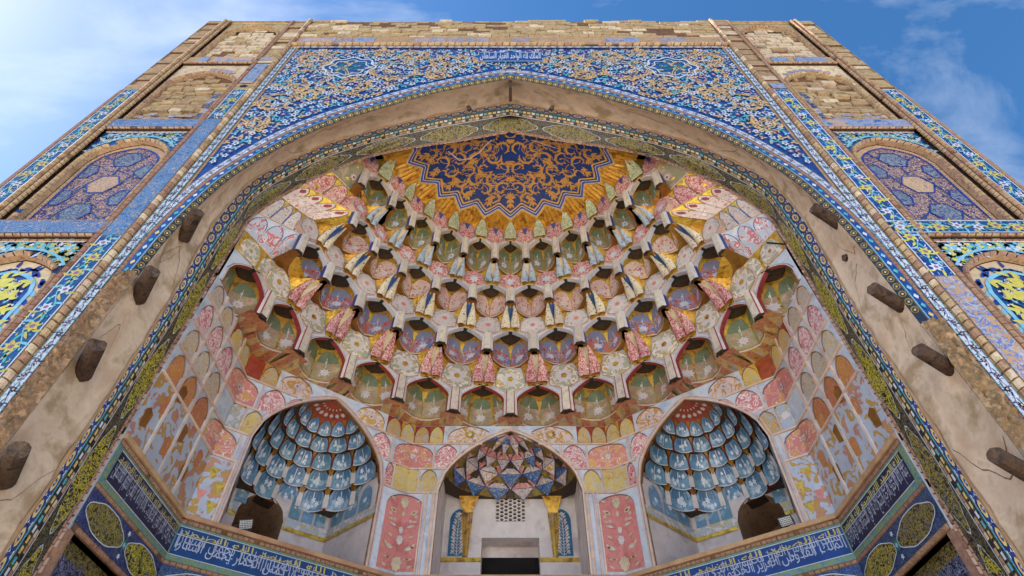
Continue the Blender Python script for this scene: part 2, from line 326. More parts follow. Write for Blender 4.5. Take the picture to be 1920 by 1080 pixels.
class Path:
    """whole arch, left foot -> apex -> right foot, arc length s, outward offset t"""
    def __init__(s,half,n=90):
        R,l=interp(half,n); s.P=[(-x,z) for x,z in R]+[(x,z) for x,z in reversed(R[:-1])]; s.L=2*l; s.n=len(s.P)-1
        s.N=[]
        for i in range(s.n+1):
            p=s.P[max(0,i-1)];q=s.P[min(s.n,i+1)]; dx,dz=q[0]-p[0],q[1]-p[1]; k=math.hypot(dx,dz); s.N.append((-dz/k,dx/k))
    def at(s,a,t=0):
        f=max(0,min(s.n-1e-6,a/s.L*s.n)); i=int(f); f-=i
        p,q=s.P[i],s.P[i+1]; m,o=s.N[i],s.N[i+1]
        return (p[0]+(q[0]-p[0])*f+(m[0]+(o[0]-m[0])*f)*t, p[1]+(q[1]-p[1])*f+(m[1]+(o[1]-m[1])*f)*t)
    def frame(s,d0): return lambda a,t,h: W(s.at(a,t)[0],d0-h,s.at(a,t)[1])
FOOT=-.32
front=Path([(1.012,FOOT),(1.012,.3),(1.008,.8),(1.003,1.1),(1.0,1.3),(.995,1.42),(.976,1.56),(.942,1.72),(.868,1.89),(.785,2.035),(.670,2.170),(.52,2.292),(.355,2.420),(.18,2.522),(0,2.607)])
blue=Path([(1.023,FOOT),(1.023,.3),(1.022,.8),(1.022,1.18),(1.028,1.36),(1.04,1.55),(1.045,1.77),(1.0,2.02),(.83,2.262),(.738,2.347),(.571,2.462),(.29,2.615),(0,2.734)])
inner=Path([(1.0,FOOT),(1.0,.3),(1.0,.9),(1.002,1.3),(1.006,1.53),(1.004,1.75),(.985,1.90),(.86,2.12),(.69,2.30),(.525,2.405),(.20,2.518),(0,2.597)])
bluein=Path([(1.0,FOOT),(1.0,.3),(1.0,.9),(.998,1.3),(1.0,1.55),(.992,1.76),(.970,1.965),(.815,2.212),(.716,2.302),(.558,2.41),(.285,2.562),(0,2.674)])
def arcx(P,z):
    best=0
    for i in range(P.n//2):
        if P.P[i][1]<=z<=P.P[i+1][1]:
            t=(z-P.P[i][1])/max(1e-9,P.P[i+1][1]-P.P[i][1]); return abs(P.P[i][0]+(P.P[i+1][0]-P.P[i][0])*t)
    return best

def band_ground(b,fr,s0,s1,t0,t1,m,h=0,n=None):
    n=n or max(1,int(abs(s1-s0)/.06))
    P=[fr(s0+(s1-s0)*i/n,t0,h) for i in range(n+1)]; Q=[fr(s0+(s1-s0)*i/n,t1,h) for i in range(n+1)]; b.strip(P,Q,m)
def scroll_band(b,fr,s0,s1,t0,t1,ground,per,pal,h=.0015,edge='white_glaze',rs=0,fl=.36):
    rnd=random.Random(rs); wd=t1-t0; c=(t0+t1)/2
    band_ground(b,fr,s0,s1,t0,t1,ground,h)
    if edge:
        for a,e in ((t0,t0+wd*.06),(t1-wd*.06,t1)): band_ground(b,fr,s0,s1,a,e,edge,h+.0006)
    n=max(1,int(round((s1-s0)/per))); per=(s1-s0)/n
    A=wd*.2
    k=n*10; stem(b,fr,[(s0+(s1-s0)*i/k,c+A*math.sin(2*math.pi*i/10)) for i in range(k+1)],wd*.025,pal[3],h+.0008)
    for i in range(n):
        for q in (0,1):
            s=s0+(i+.25+.5*q)*per; sg=1 if q==0 else -1
            y=c-A*.35*sg
            if s+wd*.2>s1: continue
            flower(b,fr,s,y,wd*fl*(1 if (i+q)%2 else .85),pal[0] if (i+q)%2 else pal[1],h+.0012,7 if (i+q)%2 else 6,pal[2],rnd.random()*3)
            for j,(da,ln) in enumerate(((.6,.55),(2.5,.5),(-.7,.6),(-2.3,.5))):
                a=da*sg+rnd.uniform(-.25,.25)
                leaf(b,fr,s+math.cos(a)*wd*.30,y+math.sin(a)*wd*.18,a+.7*sg,wd*ln,wd*.07,pal[0] if j%2 else pal[3+(j//2)%2],h+.001,bend=.35*sg)
            for _ in range(12):
                ss=s+rnd.uniform(-.5,.5)*per*.5; tt=c+rnd.choice((-1,1))*wd*rnd.uniform(.12,.42)
                if not s0+.008<ss<s1-.008: continue
                if rnd.random()<.5: flower(b,fr,ss,tt,wd*.055,pal[rnd.choice((1,3,4))],h+.0009,4,None,ss*70)
                else: leaf(b,fr,ss,tt,rnd.random()*6.3,wd*.2,wd*.035,pal[rnd.choice((0,0,3,1))],h+.0011,.5)
PALB=['yellow_glaze','white_glaze','rose_tile','sky_tile','turquoise']
def squares(b,fr,s0,s1,t0,t1,st,mats,h=.0015,fill=.8,diamond=False):
    n=int((s1-s0)/st)
    for i in range(n):
        s=s0+(i+.5)*st; hs=st*fill/2; ht=(t1-t0)*fill/2; c=(t0+t1)/2
        poly(b,fr,[(s-hs,c),(s,c-ht),(s+hs,c),(s,c+ht)] if diamond else [(s-hs,c-ht),(s+hs,c-ht),(s+hs,c+ht),(s-hs,c+ht)],h,mats[i%len(mats)])

# ---- facade plane round the arch
fa=front.frame(1.0); Lf=front.L
facade=B()
n=180; S=[Lf*i/n for i in range(n+1)]
facade.strip([fa(s,.028,0) for s in S],[fa(s,.10,0) for s in S],'brick')
for sx in (1,-1):
    fr=FR(sx)
    poly(facade,fr,[(1.06,FOOT),(1.115,FOOT),(1.115,3.03),(1.06,3.03)],-.0008,'brick')
A=[front.at(s,.094) for s in S]; A=[p for p in A if abs(p[0])<=1.075 and p[1]>1.3]
facade.strip([F0(x,z,-.002) for x,z in A],[F0(x,3.02,-.002) for x,z in A],'ultramarine')
facade_o=build('facade_wall',facade,portal,label='blue floral spandrel wall round the pointed arch')
# archivolt bands
b=B()
for s,s2 in zip(S[:-1],S[1:]):
    p_=front.at(s); b.face([fa(s,.013,-.012),fa(s2,.013,-.012),fa(s2,.028,0),fa(s,.028,0)],'plaster' if p_[1]<(1.21 if p_[0]<0 else 1.04) else 'scallop_dark')
k=int(Lf/.030)
for i in range(k):
    s=Lf*(i+.5)/k
    ch=lambda a,t,h,s=s: (lambda p,q: tuple(p[j]+(q[j]-p[j])*t for j in range(3)))(fa(a,.013,-.012+.0012),fa(a,.028,.0012))
    p_=front.at(s)
    if (p_[0]<0 and p_[1]<1.2) or (p_[0]>0 and p_[1]<1.06): continue
    poly(b,ch,[(s+.0125*math.cos(a*.785),.46+.46*math.sin(a*.785)) for a in range(8)],0.,'olive_gold')
    poly(b,lambda a,t,h:ch(a,t,0) if False else tuple(Vector(ch(a,t,0))+Vector((0,-.004,-.004))),[(s+.008*math.cos(a*.785),.44+.30*math.sin(a*.785)) for a in range(8)],0.,'black_tile')
    poly(b,lambda a,t,h:tuple(Vector(ch(a,t,0))+Vector((0,-.007,-.007))),[(s+.004*math.cos(a*1.05),.42+.15*math.sin(a*1.05)) for a in range(6)],0.,'gold_tile')
build('scalloped_tile_edge',b,facade_o)
b=B(); band_ground(b,fa,0,Lf,.030,.054,'cobalt',.002,160)
squares(b,fa,0,Lf,.031,.053,.034,['white_glaze','turquoise','gold_tile','sky_tile'],.0035,.62,True)
band_ground(b,fa,0,Lf,.0285,.0315,'sky_tile',.003,160)
build('archivolt_band',b,facade_o)
b=B(); rope(b,fa,0,Lf,.056,.068,.016,.003,'brick_red',slant=0); build('archivolt_brick_edge',b,facade_o)
b=B()
scroll_band(b,fa,Lf*.20,Lf*.80,.069,.094,'white_glaze',.085,['ultramarine','navy','gold_tile','black_tile','rose_tile'],.002,'turquoise',3,.34)
build('archivolt_floral_band',b,facade_o)
for sx in (1,-1):
    fr=swap(FR(sx)); b=B()
    scroll_band(b,fr,.2,2.985,1.069,1.095,'white_glaze',.085,['navy','purple_tile','gold_tile','purple_tile','green_tile'],.0045,'turquoise',5+sx,.36)
    build('white_scroll_strip',b,facade_o)
    rope_bricks('twisted_brick_moulding',fr,-.2,3.44,1.101,1.129,.026,.014,portal,['brick','brick_red','brick','brick_pale','brick'])
b=B(); scroll_band(b,lambda s,t,h:F0(s,t,h),-1.068,1.068,2.985,3.005,'white_glaze',.085,['navy','rose_tile','gold_tile','purple_tile','green_tile'],.004,'gold_tile',9,.36); build('white_scroll_strip',b,facade_o)
b=B(); rope(b,lambda s,t,h:F0(s,t,h),-1.10,1.10,3.008,3.03,.034,.02,'brick'); build('rope_moulding',b,facade_o)
# spandrel inlay
def in_sp(x,z,mg=.0):
    if abs(x)>1.062-mg or z>2.978-mg*1.4: return False
    return all(math.hypot(x-p[0],z-p[1])>.012+mg for p in A) and z>min(A,key=lambda p:abs(p[0]-x))[1]
rnd=random.Random(11); tile=B()
def both(fn):
    for sx in (1,-1): fn(FR(sx))
coils=[(.30,2.80,.10,1),(.13,2.83,.05,-1),(.52,2.70,.14,-1),(.47,2.88,.075,1),(.88,2.60,.15,1),(.92,2.83,.11,-1),(.97,2.33,.085,-1),(.70,2.50,.085,1),(.33,2.63,.06,-1),(1.0,2.12,.06,1),(.64,2.93,.04,1),(.86,2.41,.06,-1)]
for (cx,cz,r,sg) in coils:
    P=[(cx+r*(1-.055*i/3)*math.cos(sg*(i*.26)+2.2),cz+r*(1-.055*i/3)*1.05*math.sin(sg*(i*.26)+2.2)) for i in range(40)]
    P=[p for p in P if in_sp(*p,.008)]
    if len(P)>3:
        both(lambda fr:stem(tile,fr,P,.008,'gold_tile',.002)); both(lambda fr:stem(tile,fr,P,.0028,'navy',.0026))
    for i in range(3,len(P),5):
        a=rnd.random()*6.3
        both(lambda fr,p=P[i],a=a:leaf(tile,fr,p[0],p[1],a,.040,.008,'gold_tile',.003,.3))
pts=[]
for _ in range(22000):
    x=rnd.uniform(0,1.06); z=rnd.uniform(1.8,2.98)
    if in_sp(x,z,.016) and all((x-p[0])**2+((z-p[1]))**2>.0265**2 for p in pts): pts.append((x,z))
for x,z in pts:
    k=rnd.random()
    med=((x-.75)/.11)**2+((z-2.72)/.115)**2<1 or (x<.165 and 2.785<z<2.925) or (x<.20 and 2.83<z<2.88)
    if med: continue
    cl=min(abs(math.hypot(x-c[0],z-c[1])-c[2]*.8) for c in coils)<.022
    r=rnd.uniform(.010,.0145); rot=rnd.random()*3
    if (cl and k<.55) or (not cl and k<.08):
        both(lambda fr:flower(tile,fr,x,z,r*1.15,'gold_tile',.0032,7,rnd.choice(('rose_tile','navy','red_paint')),rot,1.1,.62))
        both(lambda fr:leaf(tile,fr,x,z,rot*2,.032,.006,'gold_tile',.003,.4))
    elif k<.60: both(lambda fr:flower(tile,fr,x,z,r*1.25,'white_glaze',.0036,5,'cobalt',rot,1.15,.55))
    elif k<.84:
        for q in range(3): both(lambda fr:leaf(tile,fr,x,z,rot+q*2.1,.017,.005,('turquoise','sky_tile','gold_tile')[int(k*50)%3],.003,.3))
    else: both(lambda fr:flower(tile,fr,x,z,r*.9,'rose_tile',.0034,5,'white_glaze',rot))
    for q in range(3):
        a=rnd.random()*6.3; d_=rnd.uniform(.018,.026); xx,zz=x+d_*math.cos(a),z+d_*math.sin(a)
        if in_sp(xx,zz,.012) and not (abs(xx)<.165 and 2.785<zz<2.925): both(lambda fr:leaf(tile,fr,xx,zz,a+1,.016,.0045,rnd.choice(('white_glaze','gold_tile','turquoise','sky_tile','gold_tile')),.0028,.3))
# medallions
def medal(fr):
    O=[]
    for i in range(48):
        a=2*math.pi*i/48; q=1+.09*math.cos(8*a)
        O.append((.75+.115*q*math.cos(a),2.72+.118*q*math.sin(a)))
    poly(tile,fr,O,.0012,'cobalt'); stem(tile,fr,O+[O[0]],.0045,'white_glaze',.004)
    stem(tile,fr,[(.75+(x-.75)*.74,2.72+(z-2.72)*.74) for x,z in O+[O[0]]],.003,'white_glaze',.004)
    rr=random.Random(4)
    for i in range(60):
        a=rr.random()*6.3; q=math.sqrt(rr.random()); x,z=.75+.105*q*math.cos(a),2.72+.108*q*math.sin(a)
        m=rr.choice(('gold_tile','yellow_glaze','green_tile','gold_tile','green_tile','turquoise')) if q<.72 else rr.choice(('white_glaze','ultramarine'))
        flower(tile,fr,x,z,.011 if q<.72 else .006,m,.003+.0002*rr.random(),6,None,a)
both(medal)
build('spandrel_tilework',tile,facade_o,kind='stuff')
# cartouche with script over the arch
F={}
for cp in range(0xFE80,0xFEFD):
    d=unicodedata.decomposition(chr(cp)).split()
    if len(d)>=2: F.setdefault(''.join(chr(int(x,16)) for x in d[1:]),{})[d[0][1:-1]]=chr(cp)
F['\uE000']={'isolated':'\uFEFB','final':'\uFEFC'}
def shape(s):
    s=s.replace('لا','\uE000'); o=[]
    for i,ch in enumerate(s):
        f=F.get(ch)
        if not f: o.append(ch); continue
        p=i>0 and 'initial' in F.get(s[i-1],{}); q=i+1<len(s) and 'initial' in f and 'final' in F.get(s[i+1],{})
        o.append(f.get('medial' if p and q else 'final' if p else 'initial' if q else 'isolated') or f['isolated'])
    return ''.join(reversed(o))
def script(name,txt,fr,u0,u1,v0,v1,h,m,parent,weight=0.,shear=0.):
    """lettering fitted into a rectangle of a surface"""
    c=bpy.data.curves.new('lettering','FONT'); c.body=shape(txt); c.resolution_u=3; c.offset=weight
    o=bpy.data.objects.new('lettering',c); COL.objects.link(o); bpy.context.view_layer.update()
    me=bpy.data.meshes.new_from_object(o.evaluated_get(bpy.context.evaluated_depsgraph_get()))
    bpy.data.objects.remove(o); bpy.data.curves.remove(c)
    X=[v.co.x for v in me.vertices]; Y=[v.co.y for v in me.vertices]
    a0,a1,b0,b1=min(X),max(X),min(Y),max(Y)
    for v in me.vertices:
        t=(v.co.y-b0)/(b1-b0); v.co=fr(u0+(u1-u0)*(v.co.x-a0)/(a1-a0)+shear*t,v0+(v1-v0)*t,h)
    me.materials.clear(); me.materials.append(MATS[m])
    o=link(bpy.data.objects.new(name,me),parent); o['kind']='stuff'; return o
b=B(); O=[(-.19,2.855),(-.155,2.88),(-.155,2.915),(-.04,2.915),(0,2.945),(.04,2.915),(.155,2.915),(.155,2.88),(.19,2.855),(.155,2.83),(.155,2.795),(-.155,2.795),(-.155,2.83)]
poly(b,F0,O,.0042,'ultramarine'); stem(b,F0,O+[O[0]],.0026,'white_glaze',.0052)
cart=build('cartouche',b,facade_o)
script('lettering','الملك لله الواحد القهار السلطان',F0,-.146,.146,2.805,2.908,.0056,'white_glaze',facade_o,.012)

# ---- parapet above the arch
b=B(); rnd=random.Random(5)
def jag(x): return 3.43+.010*noise.noise(Vector((x*3,1,0)))+.010*noise.noise(Vector((x*11,3,0)))+(.006 if noise.noise(Vector((x*5,9,0)))>.1 else 0)
xs=[-1.10+2.2*i/110 for i in range(111)]
b.strip([F0(x,3.03,.0) for x in xs],[F0(x,3.16,.0) for x in xs],'brick'); 
box(b,F0,-1.10,1.10,3.16,3.415,-.03,-.004,'mortar'); zc=3.16; row=0
pb=B()
while zc<3.425:
    ch=rnd.uniform(.030,.040); x=-1.10-(.05 if row%2 else 0)
    while x<1.10:
        l=rnd.uniform(.055,.10); x0,x1=max(-1.10,x),min(1.10,x+l); top=min(zc+ch-.004,jag((x0+x1)/2)+.004)
        if x1-x0>.012 and top-zc>.006 and not (zc>3.38 and rnd.random()<.22):
            er=noise.noise(Vector((x*2.2,zc*9,3)))
            hh=rnd.uniform(-.004,.007)+(.0 if er<.15 else -.008)
            box(pb,F0,x0+.0015,x1-.0015,zc,top,-.01,hh,rnd.choice(('brick_eroded','brick_eroded','brick','brick_eroded','brick_pale')))
        x+=l
    zc+=ch; row+=1
b.strip([F0(x,3.425,-.004) for x in xs],[F0(x,3.425,-.2) for x in xs],'brick_eroded')
par=build('parapet',b,portal); build('parapet_bricks',pb,par,kind='stuff')
b=B(); x=-1.09
while x<1.08:
    l=rnd.uniform(.05,.22)
    b=B()
    if rnd.random()<.8: poly(b,F0,[(x,3.045+rnd.uniform(0,.03)),(min(1.09,x+l),3.045),(min(1.09,x+l),3.148),(x+.01,3.148-rnd.uniform(0,.03))],.002,'ruin_floral' if rnd.random()<.7 else 'cobalt_worn')
    build('worn_tile',b,par)
    x+=l+.004

# ---- the two flanking pylons
bm=[]
for k in range(6):
    q=B(); r=random.Random(k); c=[[(sx*.5*(1-r.uniform(0,.05)),sy*.5*(1-r.uniform(0,.06)),sz*.5*(1-r.uniform(0,.14))) for sz in (-1,1)] for sx in (-1,1) for sy in (-1,1)]
    V=[p for e in c for p in e]; Fc=[(0,1,3,2),(4,6,7,5),(0,4,5,1),(2,3,7,6),(0,2,6,4),(1,5,7,3)]
    pair=[]
    for mm in ('brick_pale','brick_eroded'):
        me=bpy.data.meshes.new('brick'); me.from_pydata(V,[],Fc); me.materials.append(MATS[mm]); pair.append(me)
    bm.append(pair)
def brick(x,d,z,lx,ly,lz,parent,k):
    o=bpy.data.objects.new('brick',bm[random.randrange(6)][k]); link(o,parent)
    o.location=W(x,d,z); o.scale=(lx*D,ly*D,lz*D); o.rotation_euler=(random.uniform(-.03,.03),random.uniform(-.012,.012),random.uniform(-.02,.02)); return o
def rope_arch(b,fr,A,w0,pitch,h,m):
    """rope along an open outline"""
    S_=[0]
    for p,q in zip(A[:-1],A[1:]): S_.append(S_[-1]+math.hypot(q[0]-p[0],q[1]-p[1]))
    def at(s,t):
        j=0
        while j<len(S_)-2 and S_[j+1]<s: j+=1
        k=(s-S_[j])/max(1e-9,S_[j+1]-S_[j]); p,q=A[j],A[j+1]; dx,dy=q[0]-p[0],q[1]-p[1]; l=math.hypot(dx,dy) or 1
        return p[0]+dx*k-dy/l*t,p[1]+dy*k+dx/l*t
    f2=lambda s,t,hh: fr(*at(max(0,min(S_[-1],s)),t),hh)
    rope(b,f2,0,S_[-1],0,w0,pitch,h,m,slant=.3)
CX=1.385
for sx in (1,-1):
    fr=FR(sx); sw=swap(fr); side='left' if sx<0 else 'right'
    b=B(); R=-.03
    poly(b,fr,[(1.10,FOOT),(1.68,FOOT),(1.68,3.43),(1.10,3.43)],R-.004,'mortar')
    # side and back of the pylon mass
    b.face([fr(1.68,FOOT,0),fr(1.68,FOOT,-1.9),fr(1.68,3.43,-1.9),fr(1.68,3.43,0)],'brick')
    b.face([fr(1.10,3.43,0),fr(1.68,3.43,0),fr(1.68,3.43,-.4),fr(1.10,3.43,-.4)],'brick_eroded')
    pyl=build('pylon',b,portal,label='brick pylon with four stacked arched panels %s of the arch'%side if False else None)
    # outer and inner piers
    zs=[2.46+(3.45-2.46)*i/24 for i in range(25)]
    for (u0,u1) in ((1.596,1.68),(1.13,1.222)):
        b=B(); box(b,fr,u0,u1,FOOT,2.46,R,0,'brick')
        rr=random.Random(int(u0*100)+sx); z=2.46
        while z<3.43:
            hgt=rr.uniform(.028,.075); e=min(3.437+rr.uniform(0,.012),z+hgt); hh=rr.uniform(-.009,.002)
            box(b,fr,u0+rr.uniform(-.002,.004),u1+rr.uniform(-.008,.0),z,e-.003,R,hh,rr.choice(('brick_eroded','brick_eroded','brick','brick_pale')),me='mortar'); z+=hgt
        build('pier',b,pyl)
    b=B(); scroll_band(b,sw,.02,2.455,1.602,1.664,'cobalt',.135,PALB,.002,'white_glaze',21)
    box(b,fr,1.667,1.681,.0,2.455,0,.004,'brick_red'); build('floral_border',b,pyl)
    b=B()
    if sx<0:
        scroll_band(b,sw,.02,1.385,1.136,1.198,'cobalt',.135,PALB,.002,'white_glaze',22); poly(b,fr,[(1.136,1.39),(1.198,1.39),(1.198,2.17),(1.136,2.17)],.002,'faded_floral')
    else:
        poly(b,fr,[(1.136,.0),(1.198,.0),(1.198,1.20),(1.136,1.20)],.002,'ruin_floral'); scroll_band(b,sw,1.205,2.17,1.136,1.198,'cobalt',.135,PALB,.002,'white_glaze',22)
    scroll_band(b,sw,2.175,2.46,1.136,1.198,'cobalt',.13,PALB,.002,'white_glaze',23)
    if sx<0: poly(b,fr,[(1.138,2.53),(1.196,2.53),(1.196,2.765),(1.138,2.765)],.003,'cobalt_worn'); poly(b,fr,[(1.14,2.81),(1.2,2.81),(1.2,2.855),(1.14,2.855)],.003,'cobalt_worn')
    else: poly(b,fr,[(1.14,2.475),(1.2,2.475),(1.2,2.53),(1.14,2.53)],.003,'cobalt_worn')
    build('floral_border',b,pyl)
    b=B(); rope(b,sw,.0,3.43,1.2015,1.2215,.022,.005,'brick_red',slant=0); build('brick_edging',b,pyl)
    b=B(); rope(b,sw,.0,3.43,1.553,1.5725,.021,.008,'brick'); rope(b,sw,.0,3.43,1.5745,1.596,.021,.013,'brick',slant=-.5); 
    for v in b.v: pass
    build('rope_moulding',b,pyl)
    if sx<0:
        b=B(); flower(b,fr,1.165,2.497,.021,'dark_room',.004,5,None,.4,.8,.7); build('bird_hole',b,pyl)
    # cross bands
    for (z0,z1,st) in ((.700,.785,0),(1.385,1.473,1),(2.087,2.176,2),(2.777,2.863,3)):
        b=B(); box(b,fr,1.222,1.551,z0,z1,R,-.0006,'brick_red' if st<3 else 'brick',me='mortar_dark')
        if st==0 or (st==1 and sx>0): scroll_band(b,fr,1.13,1.596,z0+.016,z1-.010,'cobalt',.125,PALB,.0026,'white_glaze',31)
        elif st==1: poly(b,fr,[(1.2,z0+.016),(1.596,z0+.016),(1.596,z1-.01),(1.2,z1-.01)],.0026,'faded_floral')
        elif st==2: poly(b,fr,[(1.2,z0+.016),(1.596,z0+.016),(1.596,z1-.012),(1.2,z1-.012)],.0026,'faded_floral' if sx<0 else 'cobalt_worn')
        else:
            for a,c in (((1.235,1.43),(1.445,1.50)) if sx<0 else ((1.25,1.335),(1.36,1.52))): poly(b,fr,[(a,z0+.015),(c,z0+.01),(c-.01,z1-.006),(a+.004,z1-.004)],.0026,'cobalt_worn')
        rope(b,fr,1.222,1.551,z0,z0+.014,.022,.006,'brick',slant=.3)
        build('cross_band',b,pyl)
    # arched panels
    for pi,(z0,z1,zsp,za) in enumerate(((.785,1.385,1.19,1.311),(1.473,2.087,1.875,2.018),(2.176,2.777,2.565,2.69),(2.863,3.43,3.215,3.368))):
        b=B(); A_=archpts(CX,.142,z0,zsp,za,9)
        sm=('navy','cobalt','brick_pale','brick_eroded')[pi]
        arch_plate(b,fr,1.222,1.551,z0,z1,A_,-.011,sm,R,'brick')
        if pi==3: 
            P_=[(1.222+.329*i/12,3.432+.008*noise.noise(Vector((i*1.7,sx,0)))) for i in range(13)]
            b.strip([fr(x,3.40,-.0095) for x,_ in P_],[fr(x,z,-.008) for x,z in P_],'brick_eroded')
        pn=build('arched_panel',b,pyl)
        b=B(); rope_arch(b,lambda u,v,h:fr(u,v,h-.011),A_,.018 if pi<3 else .014,.024,.008,'brick' if pi!=0 else 'brick_red'); build('arch_moulding',b,pn)
        if pi in (0,1):
            b=B(); rope(b,lambda s,t,h:fr(t,s,h-.011),z0,z1,1.2235,1.236,.02,.004,'brick_red',slant=0); rope(b,lambda s,t,h:fr(s,t,h-.011),1.236,1.551,z1-.012,z1-.001,.02,.004,'brick_red',slant=0); build('brick_edging',b,pn)
            # corner tilework
            b=B(); rr=random.Random(40+pi)
            inA=lambda x,z:any(abs(x-CX)<abs(p[0]-CX)+.024 and z<p[1]+.026 for p in A_)
            for _ in range(900):
                x=rr.uniform(1.245,1.54); z=rr.uniform(zsp-.02,z1-.02)
                if inA(x,z): continue
                m=rr.choice(('white_glaze','sky_tile','yellow_glaze','turquoise') if pi else ('yellow_glaze','yellow_glaze','sky_tile','turquoise','white_glaze'))
                if rr.random()<.5: flower(b,fr,x,z,.006 if pi else .009,m,-.0085+.0005*rr.random(),5,None,x*90)
                else: leaf(b,fr,x,z,rr.random()*6.3,.022 if pi else .04,.004 if pi else .007,m,-.0088,.4)
            stem(b,fr,[(1.240,z1-.016),(1.543,z1-.016)],.002,'white_glaze',-.0075)
            off=[(p[0]+(.022 if p[0]>CX else -.022 if p[0]<CX else 0),p[1]+.024) for p in A_[1:-1]]
            off=[p for p in off if 1.236<p[0]<1.548]; stem(b,fr,off,.004,'sky_tile',-.0075)
            build('corner_tilework',b,pn,kind='stuff')
        fh=R-.001
        if pi==1:
            I=archpts(CX,.118,z0+.025,zsp-.01,za-.035,8)
            b=B(); poly(b,fr,archpts(CX,.140,z0+.004,zsp,za-.004,8),fh,'girih_sand'); poly(b,fr,I,fh+.001,'girih_gold'); stem(b,fr,I+[I[0]],.0036,'ultramarine',fh+.0032)
            def hexa(cx,cz,rx,rz): return [(cx+rx*math.cos(math.pi/3*i),cz+rz*math.sin(math.pi/3*i)) for i in range(6)]
            mid=(z0+za)/2-.02
            cells=[]
            for (cx,cz,rx,rz,m) in ((CX,mid,.055,.062,'girih_sand'),(CX,mid+.17,.052,.055,'girih_green'),(CX,mid-.17,.052,.055,'girih_green'),(CX-.098,mid+.085,.034,.05,'girih_green'),(CX+.098,mid+.085,.034,.05,'girih_green'),(CX-.098,mid-.085,.034,.05,'girih_green'),(CX+.098,mid-.085,.034,.05,'girih_green')):
                H=[(max(CX-.114,min(CX+.114,x)),z) for x,z in hexa(cx,cz,rx,rz)]
                poly(b,fr,H,fh+.002,m); stem(b,fr,H+[H[0]],.0026,'ultramarine',fh+.0036)
            for (x0,a0,x1,a1) in ((CX-.055,mid,CX-.068,mid+.06),(CX+.055,mid,CX+.068,mid-.06),(CX-.052,mid+.17,CX-.07,mid+.22),(CX+.052,mid-.17,CX+.07,mid-.23),(CX+.052,mid+.17,CX+.1,mid+.20),(CX-.052,mid-.17,CX-.1,mid-.21),(CX,mid+.062,CX,mid+.115),(CX,mid-.062,CX,mid-.115)): stem(b,fr,[(x0,a0),(x1,a1)],.0028,'cobalt',fh+.0034)
            build('star_panel',b,pn)
        elif pi==0:
            b=B(); poly(b,fr,archpts(CX,.140,z0+.004,zsp,za-.004,8),fh,'paint_cream')
            I=archpts(CX,.098,z0+.03,zsp-.02,za-.055,8); poly(b,fr,I,fh+.001,'cobalt'); stem(b,fr,I,.006,'sky_tile',fh+.003)
            rr=random.Random(3)
            inI=lambda x,z:any(abs(x-CX)<abs(p[0]-CX)-.012 and z<p[1]-.012 for p in I)
            O_=archpts(CX,.120,z0+.02,zsp-.01,za-.028,14)
            for i,p in enumerate(O_): leaf(b,fr,p[0],p[1]-.008,rr.random()*6,.03,.007,'ultramarine',fh+.0015,.5)
            for k2 in range(1,12):
                for sd in (-1,1): leaf(b,fr,CX+sd*.12,z0+.03+k2*.034,sd*.6+1,.03,.008,'ultramarine' if k2%2 else 'sky_tile',fh+.0015,.5)
            for _ in range(1000):
                x=rr.uniform(CX-.09,CX+.09); z=rr.uniform(z0+.04,za-.06)
                if not inI(x,z): continue
                k2=rr.random()
                if k2<.25: leaf(b,fr,x,z,rr.random()*6.3,.034,.008,'yellow_glaze',fh+.003+.0006*rr.random(),.5)
                elif k2<.8: flower(b,fr,x,z,.007,rr.choice(('white_glaze','sky_tile','white_glaze','navy')),fh+.0025,5,None,k2*9)
                else: leaf(b,fr,x,z,rr.random()*6.3,.03,.005,'navy',fh+.002,.5)
            build('floral_panel',b,pn)
        else:
            b=B(); poly(b,fr,archpts(CX,.141,z0,zsp,za,8),fh,'mortar'); bg_=build('brickwork',b,pn)
            z=z0+.004; row=0; rr=random.Random(pi*7+sx)
            ch=.036 if pi==2 else .040
            while z<za-.02:
                hw=.141
                if z+ch>zsp:
                    for p,q in zip(A_[:-1],A_[1:]):
                        if p[1]<=z+ch<=q[1] and p[0]<=CX and q[0]>p[0]: hw=abs(CX-(p[0]+(q[0]-p[0])*(z+ch-p[1])/(q[1]-p[1])))
                x=CX-hw+ (.0 if row%2 else -.03)
                while x<CX+hw-.01:
                    l=rr.uniform(.048,.085) if pi==2 else rr.uniform(.055,.08); a=max(x,CX-hw); c=min(x+l,CX+hw)
                    if c-a>.015 and rr.random()<(.93 if pi==3 else .9):
                        dep=rr.uniform(.006,.014) if pi==3 else rr.uniform(.004,.017)
                        brick(sx*(a+c)/2,1-fh-dep/2+.002,z+ch/2,c-a-.003,dep,ch-.005,bg_,0 if (pi==3 and rr.random()<.75) else (1 if rr.random()<.88 else 0))
                    x+=l
                z+=ch; row+=1
            if pi==2:
                rr=random.Random(8+sx)
                for _ in range(9):
                    b=B(); x=CX+rr.choice((-1,1))*rr.uniform(.02,.10) ; z=z0+rr.uniform(.01,.07); l=rr.uniform(.02,.06)
                    poly(b,fr,[(x,z),(x+l,z+.004),(x+l*.9,z+.022),(x-.004,z+.024)],fh+.016+.0005*rr.random(),'ruin_floral'); build('tile_remnant',b,pn)
                for k2 in range(5): 
                    z=z0+.03+k2*.05; b=B(); poly(b,fr,[(1.245+.012*k2*.5,z),(1.27+.004*k2,z+.005),(1.27,z+.05),(1.243,z+.045)],fh+.0175,'ruin_floral' if k2%2 else 'white_lattice_inlay'); build('tile_remnant',b,pn)
                for k2 in range(7):
                    p=A_[3+k2*2 if sx>0 else 4+k2]; b=B(); poly(b,fr,[(p[0]-.02,p[1]+.026),(p[0]+.018,p[1]+.026),(p[0]+.02,p[1]+.05),(p[0]-.02,p[1]+.046)],-.008-.0003*k2,'ruin_floral'); build('tile_remnant',b,pn)
